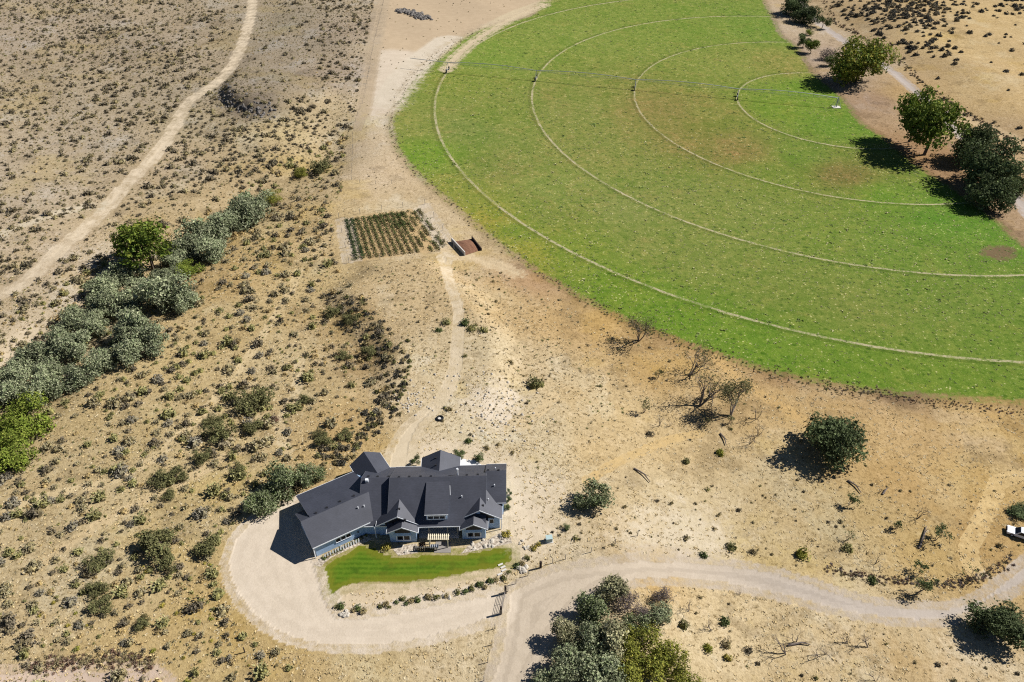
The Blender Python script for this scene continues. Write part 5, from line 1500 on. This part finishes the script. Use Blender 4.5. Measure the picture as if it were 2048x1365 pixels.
# dark verge along the lane, pasture rim and ditch lines
def verge(name, pts, per, spread, pals, sz, hs=1.0):
    L = spline(pts, 14); n = len(L) * per
    p = np.repeat(L, per, 0) + rng.normal(size=(n, 2)) * spread
    sp = np.column_stack([p, hq(p[:, 0], p[:, 1])])
    return mass(name, sp, [shrub_mesh('v', 20, 0.3, q) for q in pals], '', rng.uniform(sz[0], sz[1], n), hs)


verge('lane_verge_brush', xy([(1640, -20), (1668, 40), (1720, 72), (1800, 125), (1862, 180), (1930, 225), (1990, 262), (2060, 312)]), 4, 1.1, ('blackbrush', 'weed', 'rust'), (0.6, 1.6))
verge('pasture_edge_weeds', xy([(1170, 600), (1250, 641), (1330, 673), (1420, 706), (1520, 740), (1640, 767), (1760, 786)]), 4, 1.5, ('mid', 'weed', 'darkolive', 'tan'), (0.25, 0.8))
verge('ditch_weeds', xy([(1660, 780), (1760, 790), (1850, 803), (1950, 815), (2080, 830)]), 4, 0.9, ('rust', 'weed', 'purple', 'weed'), (0.25, 0.8))
verge('roadside_weeds', xy([(1655, 1139), (1720, 1150), (1780, 1160), (1850, 1166), (1920, 1166), (1960, 1155), (2020, 1125)]), 4, 0.55, ('rust', 'purple', 'weed'), (0.25, 0.75))
verge('left_pasture_weeds', xy([(960, 60), (900, 95), (850, 130), (800, 190), (783, 250), (800, 310), (850, 362), (935, 435), (1040, 520), (1150, 588)]), 3, 1.3, ('weed', 'sage_dark', 'tan'), (0.3, 0.9))
verge('bottom_rust_weeds', xy([(60, 1335), (140, 1322), (230, 1318), (300, 1330)]), 5, 0.8, ('rust', 'weed'), (0.4, 1.1))

# ------------------------------------------------------------------ grass tufts
def tufts(n, pal, h, w):
    """one tuft: a few narrow blades fanning out"""
    a = rng.uniform(0, 6.28, n); t = rng.uniform(0.7, 2.4, n)
    d = np.stack([np.cos(a) * t, np.sin(a) * t, np.full(n, 1.0)], 1)
    base = np.stack([np.cos(a), np.sin(a), np.zeros(n)], 1) * 0.1
    side = np.stack([-np.sin(a), np.cos(a), np.zeros(n)], 1) * w
    v = np.stack([base - side, base + side, base + unit(d) * h * rng.uniform(.7, 1.2, (n, 1))], 1).reshape(-1, 3)
    return v, np.arange(3 * n).reshape(n, 3), np.repeat(pick_cols(n, PAL[pal]), 3, 0)


ALL_PX = [(-40, 560), (300, 420), (680, 380), (900, 500), (1250, 665), (1700, 790), (2100, 830), (2100, 1400), (-40, 1400)]
sp, px, py = scatter(ALL_PX, 0.62, lambda X, Y, a, b: np.clip(0.50 + 0.35 * clump(X, Y, 4.0, 1.1) + 0.2 * clump(X, Y, 1.7), 0.05, 0.95) * np.interp(b, [400, 700, 1000], [0.35, 0.6, 0.9]) * np.where(a > 1150, 0.6, 1.0))
print('tufts', len(sp))
mass('dry_grass_tufts', sp, [tufts(6, 'straw', 0.22, 0.11), tufts(6, 'straw', 0.2, 0.12), tufts(6, 'tan', 0.2, 0.12)], '', rng.uniform(0.6, 1.5, len(sp)))
BLOCK_KEEP, BLOCK = BLOCK, []
sp, px, py = scatter(None, 1.4, lambda X, Y, a, b: np.clip(0.34 + 0.3 * clump(X, Y, 9.0, .3), 0.03, .9), world=PASTURE[::2])
PAL['pasture_dark'] = [(0.12, 0.17, 0.04), (0.14, 0.20, 0.045), (0.10, 0.15, 0.035), (0.17, 0.20, 0.05)]
PAL['pasture_pale'] = [(0.50, 0.47, 0.25), (0.40, 0.39, 0.17), (0.58, 0.53, 0.32)]
mass('pasture_tufts', sp, [shrub_mesh('g', 9, 0.5, 'pasture_dark') for _ in range(3)], '', rng.lognormal(-0.55, 0.45, len(sp)), 0.25)
sp, px, py = scatter(None, 1.25, lambda X, Y, a, b: np.clip(0.06 + 0.62 * smooth(150, 400, b) * smooth(760, 500, b) + 0.35 * clump(X, Y, 12.0, 2.2), 0.0, .8), world=PASTURE[::2])
mass('pasture_dry_stalks', sp, [shrub_mesh('g', 6, 0.5, 'pasture_pale') for _ in range(3)], '', rng.lognormal(-0.78, 0.4, len(sp)), 0.5)
print('pasture', len(sp))
BLOCK = BLOCK_KEEP

# ------------------------------------------------------------------ gate, posts and fences
def vpost(mb, p, h, r, n=6): mb.tube([(p[0], p[1], p[2] - 0.3), (p[0], p[1], p[2] + h)], [r, r], n); return mb


ga, gb = at(1011, 1187), at(1002, 1228)
gate = empty('farm_gate', ga, 0, 'brown tubular farm gate standing across the driveway between two posts', 'gate')
dg = Vector((gb - ga).tolist()); Lg = dg.length; dgn = dg.normalized()
for k_ in (0.0, 1.0):
    q = dg * k_
    MB().box((q.x, q.y, 0.95), (0.34, 0.34, 2.5), 0.2).build('post', M['dark_wood'], gate)
for z in (0.35, 0.62, 0.89, 1.16, 1.43):
    MB().tube([dgn * 0.3 + Vector((0, 0, z)), dgn * (Lg - 0.3) + Vector((0, 0, z))], [0.032, 0.032], 6).build('rail', M['gate_metal'], gate)
for t in (0.3, Lg / 2, Lg - 0.3):
    MB().tube([dgn * t + Vector((0, 0, 0.27)), dgn * t + Vector((0, 0, 1.45))], [0.035, 0.035], 6).build('stile', M['gate_metal'], gate)
p = at(1081, 1136)
tag(MB().box((0, 0, 0.8), (0.36, 0.36, 2.2), 0.25).build('gate_post', M['dark_wood'], None, p), 'thick dark square post standing alone right of the gate', 'post')


def fence(px, h, r, label, wires=3, mat='grey_wood', group=None, every=None):
    pts = [at(*p) for p in px]
    if every:
        P = np.array([p[:2] for p in pts]); d = np.r_[0, np.cumsum(np.hypot(*np.diff(P, axis=0).T))]
        s = np.arange(0, d[-1], every)
        pts = [np.array((x, y, float(hq(x, y)))) for x, y in zip(np.interp(s, d, P[:, 0]), np.interp(s, d, P[:, 1]))]
    e = empty('wire_fence', pts[0], 0, label, 'fence', group)
    o = pts[0]
    pm_ = vpost(MB(), (0, 0, 0), h, r).mesh('post', M[mat])
    for p in pts: link_mesh('post', pm_, e, p - o)
    for k_ in range(wires):
        z = h * (0.35 + 0.6 * k_ / max(wires - 1, 1))
        MB().tube([tuple(p - o + (0, 0, z)) for p in pts], [0.006] * len(pts), 3).build('wire', M['dark_wood'], e)
    return e


fence([(1016, 1183), (1032, 1168), (1056, 1152), (1081, 1135), (1105, 1127), (1131, 1119), (1182, 1105), (1230, 1088), (1275, 1072)], 1.5, 0.07, 'wire fence with thin posts running right from the gate above the road')
fence([(1002, 1230), (990, 1258), (984, 1290), (976, 1325), (968, 1362)], 1.5, 0.07, 'wire fence with thin posts running down from the gate to the bottom border')
fence([(1290, 662), (1330, 682), (1420, 716), (1520, 752), (1640, 780), (1760, 800), (1900, 814), (2060, 824)], 1.5, 0.07, 'long wire fence along the lower edge of the green pasture', mat='dark_wood', every=4.2)
fence([(771, -10), (757, 50), (742, 120), (728, 200), (706, 262), (703, 366), (760, 369), (806, 367)], 1.5, 0.06, 'wire fence bordering the bare strip left of the pasture', mat='grey_wood', every=5.5)
fence([(1530, 20), (1580, 95), (1640, 155), (1700, 215)], 1.3, 0.05, 'thin wire fence between the pasture and the lane trees', mat='grey_wood', every=7.0)
for i, (x, y, l) in enumerate(((578, 787, 'thin lone post on the slope above the house'), (404, 1276, 'short dark post on the lower left slope'), (490, 1305, 'dark stubby post on the bank below the driveway'))):
    tag(vpost(MB(), (0, 0, 0), 1.5, 0.1).build('fence_post', M['dark_wood'], None, at(x, y)), l, 'post')

# ------------------------------------------------------------------ tyre ring, utility box
p = at(880, 838)
ty = empty('tractor_tyre', p, 0, 'big black tractor tyre lying flat beside the path', 'tyre')
R0, r0, n1, n2 = 0.66, 0.2, 28, 10
v, f = [], []
for i in range(n1):
    for j in range(n2):
        a, b = 2 * math.pi * i / n1, 2 * math.pi * j / n2
        rr = R0 + r0 * math.cos(b) * (1.12 if i % 2 else 0.98)
        v.append((rr * math.cos(a), rr * math.sin(a), 0.2 + 0.22 * math.sin(b)))
        f.append((i * n2 + j, ((i + 1) % n1) * n2 + j, ((i + 1) % n1) * n2 + (j + 1) % n2, i * n2 + (j + 1) % n2))
MB().poly(v, f).build('tyre_ring', M['rubber'], ty)
MB().tube([(0, 0, -0.1), (0, 0, 0.12)], [0.5, 0.46], 16).build('sand_fill', M['concrete'], ty)

p = at(1098, 1082)
ub = empty('utility_box', p, 0.15, 'grey-green steel utility box on the pale ground right of the house', 'utility box')
MB().box((0, 0, 0.5), (1.15, 0.95, 1.1)).build('cabinet', M['green_box'], ub)
MB().box((0, 0, 1.09), (1.25, 1.05, 0.09)).build('lid', M['green_box'], ub)
MB().box((0, 0, 0.03), (1.5, 1.3, 0.14)).build('base_slab', M['concrete'], ub)
MB().box((-0.1, -0.5, 0.6), (0.06, 0.05, 0.16)).build('handle', M['black_plastic'], ub)

# ------------------------------------------------------------------ white pickup at the right border
a, b = at(2016, 1064), at(2068, 1082)
yaw = math.atan2(b[1] - a[1], b[0] - a[0])
c_ = (a + b) / 2
tk = empty('pickup_truck', c_, yaw, 'white pickup truck parked by the dark shrubby tree, cut by the right border', 'truck')


def prism(prof, y0, y1, inset=0.0):
    mb = MB(); n = len(prof)
    zmax = max(z for x, z in prof)
    pts = [(x, y0 + (inset if z > 1.1 else 0), z) for x, z in prof] + [(x, y1 - (inset if z > 1.1 else 0), z) for x, z in prof]
    return mb.poly(pts, [tuple(range(n)), tuple(reversed(range(n, 2 * n)))] + [(i, n + i, n + (i + 1) % n, (i + 1) % n) for i in range(n)])


prism([(-2.75, 0.45), (2.75, 0.45), (2.8, 0.95), (0.9, 1.02), (0.85, 1.0), (-1.2, 1.02), (-2.7, 0.95)], -0.95, 0.95).build('body', M['car_white'], tk)
prism([(-1.25, 1.02), (0.85, 1.02), (0.6, 1.78), (-0.55, 1.8)], -0.9, 0.9, 0.12).build('cab', M['car_white'], tk)
MB().hexa([(-1.27, -.78, 1.06), (-1.27, .78, 1.06), (-.62, .68, 1.74), (-.62, -.68, 1.74), (-1.33, -.78, 1.09), (-1.33, .78, 1.09), (-.68, .68, 1.77), (-.68, -.68, 1.77)]).build('windscreen', M['glass'], tk)
for s in (-1, 1): MB().hexa([(-1.0, s * .895, 1.08), (.7, s * .895, 1.08), (.55, s * .8, 1.68), (-.5, s * .8, 1.68), (-1.0, s * .915, 1.08), (.7, s * .915, 1.08), (.55, s * .82, 1.68), (-.5, s * .82, 1.68)]).build('side_window', M['glass'], tk)
MB().box((1.85, 0, 1.03), (1.6, 1.6, 0.06)).build('bed_liner', M['car_black'], tk)
for s in (-1, 1): MB().box((1.85, s * 0.89, 1.12), (1.85, 0.12, 0.28)).build('bed_side', M['car_white'], tk)
MB().box((2.76, 0, 1.1), (0.1, 1.85, 0.32)).build('tailgate', M['car_white'], tk)
MB().box((-2.8, 0, 0.55), (0.14, 1.8, 0.28)).build('bumper', M['car_black'], tk)
for s in (-1, 1): MB().box((-2.75, s * .72, 0.82), (0.1, 0.35, 0.16)).build('headlight', M['metal_pipe'], tk)
for x in (-1.75, 1.7):
    for s in (-1, 1):
        w_ = MB().tube([(x, s * 0.72, 0.4), (x, s * 0.98, 0.4)], [0.4, 0.4], 16).build('wheel', M['rubber'], tk)
        MB().tube([(x, s * 0.97, 0.4), (x, s * 0.995, 0.4)], [0.22, 0.2], 10).build('rim', M['metal_pipe'], w_)

# ------------------------------------------------------------------ fenced vegetable garden
A_, B_, C_, D_ = (np.array(p, float) for p in ((684, 441), (846, 419), (902, 499), (702, 521)))
PAL['veg_dark'] = [(0.05, 0.085, 0.03), (0.07, 0.11, 0.035), (0.04, 0.065, 0.025)]
PAL['veg'] = [(0.09, 0.13, 0.035), (0.12, 0.16, 0.045), (0.07, 0.10, 0.03), (0.17, 0.16, 0.07)]
PAL['veg_dry'] = [(0.24, 0.18, 0.08), (0.18, 0.14, 0.06), (0.30, 0.23, 0.11), (0.12, 0.12, 0.05)]
rows = 14
for i in range(rows):
    u = (i + 0.85) / (rows + 0.6)
    p, q = at(*(A_ + (B_ - A_) * u)), at(*(D_ + (C_ - D_) * u))
    L = np.linalg.norm(q - p)
    n = int(L * 44)
    t = rng.random(n)
    if i > 9: t = t[(np.sin(t * 17 + i * 2) > -0.45)]
    n = len(t)
    green = (i < 2) | (t < 0.42) & (i < 10) & (i > 2)
    pal_a = pick_cols(n, PAL['veg_dark' if i < 2 else 'veg'], .25); pal_b = pick_cols(n, PAL['veg_dry' if i > 1 else 'veg_dark'], .25)
    patch = 0.5 + 0.5 * np.sin(t * 23 + i * 1.9) * np.sin(t * 9 + i * 0.8)
    late = rng.random(n) < np.where(green, 0.55 + 0.45 * patch, 0.15 + 0.5 * patch)
    cols = np.where(late[:, None], pal_a, pal_b)
    hgt = np.where(late, 0.75, 0.4) * (1.3 if i in (6, 7, 8) else 1.0) * np.where((i in (6, 7, 8)) & (t < .35), 1.5, 1)
    P = np.outer(1 - t, p) + np.outer(t, q) - p
    P += np.column_stack([rng.normal(size=n) * 0.34, rng.normal(size=n) * 0.15, 0.05 + rng.random(n) * hgt])
    v, qd, c = cards(P, rng.normal(size=(n, 3)) + (0, 0, 0.9), 0.34, cols)
    l = ('dark green' if i < 2 else 'green and straw-coloured' if i < 10 else 'sparse brown-green') + ' vegetable row in the garden, ' + ('first' if i == 0 else ordn[i]) + ' from its left edge'
    e = empty('vegetable_row', p, 0, l, 'vegetable row', 'rows of the fenced garden')
    link_mesh('foliage', np_mesh('foliage', v, qd, M['leaf'], colors=c), e)
gs = rng.random((2200, 2))                                         # weeds and trailing plants between the rows
gq = np.array([at(*p) for p in (A_, B_, C_, D_)])
U_, W_ = gs[:, :1], gs[:, 1:]
GP = (1 - U_) * (1 - W_) * gq[0] + U_ * (1 - W_) * gq[1] + U_ * W_ * gq[2] + (1 - U_) * W_ * gq[3]
keep = rng.random(2200) < np.where((gs[:, 0] > 0.15) & (gs[:, 0] < 0.75), 0.45 + 0.5 * np.sin(gs[:, 0] * 19) * np.sin(gs[:, 1] * 8 + 1), 0.12) + 0.4 * ((gs[:, 1] < 0.4) & (gs[:, 0] > 0.35) & (gs[:, 0] < 0.7))
GP, gw = GP[keep], gs[keep, 1]
cl = np.where((rng.random(len(GP)) < np.where(gw < 0.45, 0.85, 0.4))[:, None], pick_cols(len(GP), PAL['veg'], .3), pick_cols(len(GP), PAL['veg_dry'], .3))
GP = np.repeat(GP, 7, 0) + rng.normal(size=(len(GP) * 7, 3)) * (0.32, 0.32, 0.05) + (0, 0, 0.25)
v, qd, c = cards(GP, rng.normal(size=(len(GP), 3)) * 0.7 + (0, 0, 1), 0.4, np.repeat(cl, 7, 0))
tag(link_mesh('garden_weeds', np_mesh('garden_weeds', v, qd, M['leaf'], colors=c)), kind='stuff')
fence([(678, 437), (720, 428), (764, 421), (806, 415), (850, 409)], 1.9, 0.07, 'garden fence along the upper side of the vegetable plot', mat='grey_wood')
fence([(850, 409), (868, 435), (886, 462), (903, 488)], 1.9, 0.07, 'garden fence along the right side of the vegetable plot', mat='grey_wood')
fence([(678, 437), (684, 466), (691, 496), (698, 526)], 1.9, 0.07, 'garden fence along the left side of the vegetable plot', mat='grey_wood')
fence([(698, 526), (760, 520), (830, 510), (880, 503), (908, 499)], 1.9, 0.07, 'garden fence along the lower side of the vegetable plot', mat='grey_wood')
cb = at(930, 496)
comp = empty('compost_bin', cb, 0, 'open compost bin with two low walls and a brown heap beside the garden', 'compost bin')
for (p, q, h_) in (((904, 484), (930, 512), 1.35), ((944, 478), (963, 502), 0.9)):
    a, b = at(*p) - cb, at(*q) - cb
    n_ = Vector((-(b - a)[1], (b - a)[0], 0)).normalized() * 0.14
    A, B = Vector(a.tolist()), Vector(b.tolist()); Z0, Z1 = Vector((0, 0, -.3)), Vector((0, 0, h_))
    MB().hexa([A - n_ + Z0, B - n_ + Z0, B + n_ + Z0, A + n_ + Z0, A - n_ + Z1, B - n_ + Z1, B + n_ + Z1, A + n_ + Z1]).build('side_wall', M['concrete'] if h_ > 1 else M['dark_wood'], comp)
qd = [at(*p) - cb for p in ((907, 484), (943, 479), (961, 501), (932, 511))]
v, f = [], []
N_ = 12
for i in range(N_ + 1):
    for j in range(N_ + 1):
        u, w = i / N_, j / N_
        P = (1 - u) * (1 - w) * qd[0] + u * (1 - w) * qd[1] + u * w * qd[2] + (1 - u) * w * qd[3]
        v.append((P[0], P[1], P[2] + 0.06 + 0.9 * (math.sin(math.pi * min(u, 1)) * math.sin(math.pi * w)) ** 0.7 * (1 - 0.5 * w) + rng.normal() * 0.05))
for i in range(N_):
    for j in range(N_):
        a = i * (N_ + 1) + j
        f.append((a, a + N_ + 1, a + N_ + 2, a + 1))
me = MB().poly(v, f).mesh('compost_heap', M['compost'])
if me.polygons[0].normal.z < 0: me.flip_normals()
link_mesh('compost_heap', me, comp)

# ------------------------------------------------------------------ rocks
def rock_mesh(name, mat, seed):
    r_ = np.random.default_rng(seed)
    v = []
    for z, rr in ((-0.25, 0.42), (0.05, 0.52), (0.3, 0.40), (0.45, 0.16)):
        for k_ in range(7):
            a = 6.283 * (k_ + 0.3 * r_.random()) / 7; q = rr * r_.uniform(0.75, 1.2)
            v.append((q * math.cos(a) * 1.2, q * math.sin(a) * 0.9, z * r_.uniform(0.8, 1.2)))
    f = [tuple(range(6, -1, -1)), tuple(range(21, 28))]
    for i in range(3):
        for k_ in range(7): f.append((i * 7 + k_, i * 7 + (k_ + 1) % 7, (i + 1) * 7 + (k_ + 1) % 7, (i + 1) * 7 + k_))
    return MB().poly(v, f).mesh(name, mat)


rk_p = [rock_mesh('boulder', M['rock_pale'], s) for s in range(4)]
for (x, y, s, l, sp_, n) in ((688, 1228, 0.9, 'pale boulder at the left tip of the front bed', (9, 5), 9), (1044, 1140, 0.8, 'pale boulder at the right end of the front bed', (8, 6), 7), (885, 1193, 0.6, 'pale rock among the border shrubs of the front bed', (16, 4), 7),
                             (975, 1086, 0.7, 'pale rock in the stony bed at the right bay', (32, 9), 16), (815, 1098, 0.6, 'pale rock in the bed before the left bay', (14, 6), 6), (690, 2200, 0.5, 'pale rock edging the bed before the garage', (30, 14), 0), (1045, 1090, 0.5, 'dark-edged rock right of the lawn', (12, 14), 8)):
    for i in range(n):
        dx, dy = rng.uniform(-1, 1, 2) * sp_
        o = link_mesh('boulder', rk_p[i % 4], None, at(x + dx, y + dy - (dx * 0.25 if sp_[0] > 25 else 0)))
        s_ = s * rng.uniform(0.6, 1.4); o.scale = (s_, s_, s_ * 0.8); o.rotation_euler = (0, 0, rng.uniform(0, 6.28))
        tag(o, l, 'rock', l.replace('pale ', 'pale ') + 's')
edge_px = [(640, 1120), (660, 1106), (682, 1094), (705, 1083), (728, 1074)]
for i, (x, y) in enumerate(edge_px):
    o = link_mesh('boulder', rk_p[i % 4], None, at(x, y)); o.scale = (.6, .45, .4)
    tag(o, 'pale edging rock before the white pickets, ' + ('first' if i == 0 else ordn[i]) + ' from the left', 'rock', 'edging rocks before the pickets')
for i, (x, y) in enumerate(((1001, 1130), (1006, 1135), (1008, 1141), (1000, 1149))):
    tag(MB().box((0, 0, 0.05), (0.95, 0.36, 0.14), 0.45).build('stone_step', M['concrete'], None, at(x, y)), 'pale stone step at the right end of the lawn, ' + ('first' if i == 0 else ordn[i]) + ' from the top', 'step', 'stone steps at the lawn end')


def rock_mass(px, n, spread, s, mat_a, seed0):
    g = np.array([at(*p)[:2] for p in px]); L = spline(g, 6)
    mb = MB()
    base = [rock_mesh('t', mat_a, seed0 + i) for i in range(3)]
    vs = [[v.co.copy() for v in m.vertices] for m in base]; fs = [[tuple(p.vertices) for p in m.polygons] for m in base]
    for i in range(n):
        q = L[rng.integers(0, len(L))] + rng.normal(size=2) * spread
        z = float(hq(q[0], q[1])); k_ = i % 3; sc = s * rng.uniform(0.5, 1.5); a = rng.uniform(0, 6.28); co, si = math.cos(a), math.sin(a)
        mb.poly([(q[0] + sc * (v.x * co - v.y * si), q[1] + sc * (v.x * si + v.y * co), z + sc * v.z) for v in vs[k_]], fs[k_])
    for m in base: bpy.data.meshes.remove(m)
    return mb


c0 = at(828, 30)
rp = empty('rock_pile', c0, 0, 'long heap of grey rocks at the top of the bare strip', 'rock pile')
mbp = rock_mass([(800, 22), (820, 28), (840, 34), (856, 38)], 170, 1.5, 1.5, M['rock_dark'], 40)
for lay in (0,): mbp.v = [(x - c0[0], y - c0[1], z - c0[2] + 0.5 * math.exp(-(((x - c0[0]) / 9) ** 2 + ((y - c0[1]) / 5) ** 2))) for x, y, z in mbp.v]
tag(mbp.build('rocks', M['rock_dark'], rp), kind='stuff')
tag(rock_mass([(447, 178), (458, 200), (480, 214), (505, 221), (540, 222)], 110, 2.0, 0.95, M['rock_dark'], 60).build('scarp_rocks', M['rock_dark']), kind='stuff')
tag(rock_mass([(905, 770), (960, 800), (1000, 815), (1010, 860), (980, 790)], 130, 5.0, 0.45, M['rock_pale'], 70).build('scattered_stones', M['rock_pale']), kind='stuff')
tag(rock_mass([(830, 800), (812, 812), (850, 790)], 60, 2.0, 0.4, M['rock_pale'], 80).build('scattered_stones', M['rock_pale']), kind='stuff')

# ------------------------------------------------------------------ planted border below the lawn
BORDER = [(675, 1216), (684, 1213), (708, 1221), (717, 1217), (727, 1224), (761, 1214), (771, 1210), (778, 1216), (793, 1206), (806, 1198), (812, 1208), (822, 1203), (836, 1200), (857, 1196), (874, 1197), (893, 1193), (914, 1186), (930, 1184), (945, 1178),
          (960, 1171), (970, 1175), (981, 1164), (992, 1161), (1009, 1157), (1018, 1146), (1033, 1133), (1043, 1128), (1054, 1118), (1068, 1098), (1077, 1090)]
tb = [np_mesh('border_shrub', *(lambda t: (t[0], t[1]))(shrub_mesh('b', 90, 0.16, p)), M['leaf'], colors=None) if False else shrub_mesh('b', 90, 0.16, p) for p in ('darkolive', 'mid', 'weed', 'rabbit')]
tbm = [np_mesh('border_shrub', v, q, M['leaf'], colors=c) for v, q, c in tb]
for i, (x, y) in enumerate(BORDER):
    o = link_mesh('border_shrub', tbm[(i * 7 + i // 3) % 3 if i < 24 else (3 if i > 27 else i % 3)], None, at(x, y))
    s = rng.uniform(1.0, 1.7) * (1.3 if i == 13 else 1); o.scale = (s, s, s * 0.9); o.rotation_euler = (0, 0, rng.uniform(0, 6))
    tag(o, 'low border shrub between the lawn and the driveway, %s from the left' % ('first' if i == 0 else ordn[i] if i < 29 else 'last'), 'shrub', 'border shrubs below the lawn')
for i in range(11):                                                # low plants before the pickets
    t = i / 10
    o = link_mesh('bed_plant', tbm[(i + 1) % 4], None, at(648 + 84 * t, 1117 - 45 * t)); s = rng.uniform(0.8, 1.3); o.scale = (s, s, s * .8)
    tag(o, 'low bed plant in front of the white pickets, %s from the left' % ('first' if i == 0 else ordn[i]), 'plant', 'bed plants before the pickets')

# ------------------------------------------------------------------ centre-pivot irrigation line
pd_ = on_field(892, 143) - PIVOT; pd_ = pd_ / np.linalg.norm(pd_)
def fz(q): return float(hq(q[0], q[1]))
pz = fz(PIVOT)
piv = empty('irrigation_pivot', (PIVOT[0], PIVOT[1], pz), 0, 'long centre-pivot irrigation line crossing the green pasture on wheeled towers', 'irrigation pivot')
org = np.array((PIVOT[0], PIVOT[1], pz))
side = np.array((-pd_[1], pd_[0]))
stops = [0.0] + TRACK_R[::-1] + [TRACK_R[0] + 17.0]
def node(r, up): q = PIVOT + pd_ * r; return np.array((q[0], q[1], fz(q) + up)) - org
MB().tube([(0, 0, -0.2), (0, 0, 4.3)], [0.22, 0.2], 8).build('riser_pipe', M['steel'], piv)
for s1 in (-1, 1):
    for s2 in (-1, 1): MB().tube([(1.6 * s1, 1.6 * s2, 0), (0.2 * s1, 0.2 * s2, 3.6)], [0.08, 0.08], 5).build('stand_leg', M['steel'], piv)
tag(MB().box((PIVOT[0], PIVOT[1], pz + 0.03), (3.2, 2.4, 0.2)).build('concrete_pad', M['concrete']), 'pale concrete pad under the centre of the irrigation line', 'slab')
for i in range(len(stops) - 1):
    r0_, r1_ = stops[i], stops[i + 1]
    last = i == len(stops) - 2
    ts = np.linspace(0, 1, 9)
    arch = [node(r0_ + (r1_ - r0_) * t, 4.0 + (0.9 * math.sin(math.pi * t) if not last else 0.4 * t)) for t in ts]
    MB().tube([tuple(p) for p in arch], [0.13] * 9, 6).build('span_pipe', M['steel'], piv)
    if not last:
        for s in (-1, 1):
            low = [a - np.array((0, 0, 1.5 * math.sin(math.pi * t))) + np.append(side * s * 0.75 * math.sin(math.pi * t), 0) for a, t in zip(arch, ts)]
            MB().tube([tuple(p) for p in low], [0.04] * 9, 4).build('truss_rod', M['steel'], piv)
            for k_ in range(1, 8): MB().tube([tuple(arch[k_]), tuple(low[k_])], [0.035, 0.035], 4).build('brace', M['steel'], piv)
    if not last:
        T = node(r1_, 0)
        for s in (-1, 1):
            foot = T + np.append(side * s * 2.2, 0.75); top = T + np.array((0, 0, 4.0))
            MB().tube([tuple(foot), tuple(top)], [0.09, 0.08], 5).build('tower_leg', M['steel'], piv)
            ax = np.append(pd_, 0) * 0.16
            MB().tube([tuple(foot - ax), tuple(foot + ax)], [0.72, 0.72], 14).build('wheel', M['rubber'], piv)
        MB().tube([tuple(T + np.append(side * 2.2, 0.75)), tuple(T - np.append(side * 2.2, -0.75))], [0.1, 0.1], 5).build('axle_beam', M['steel'], piv)
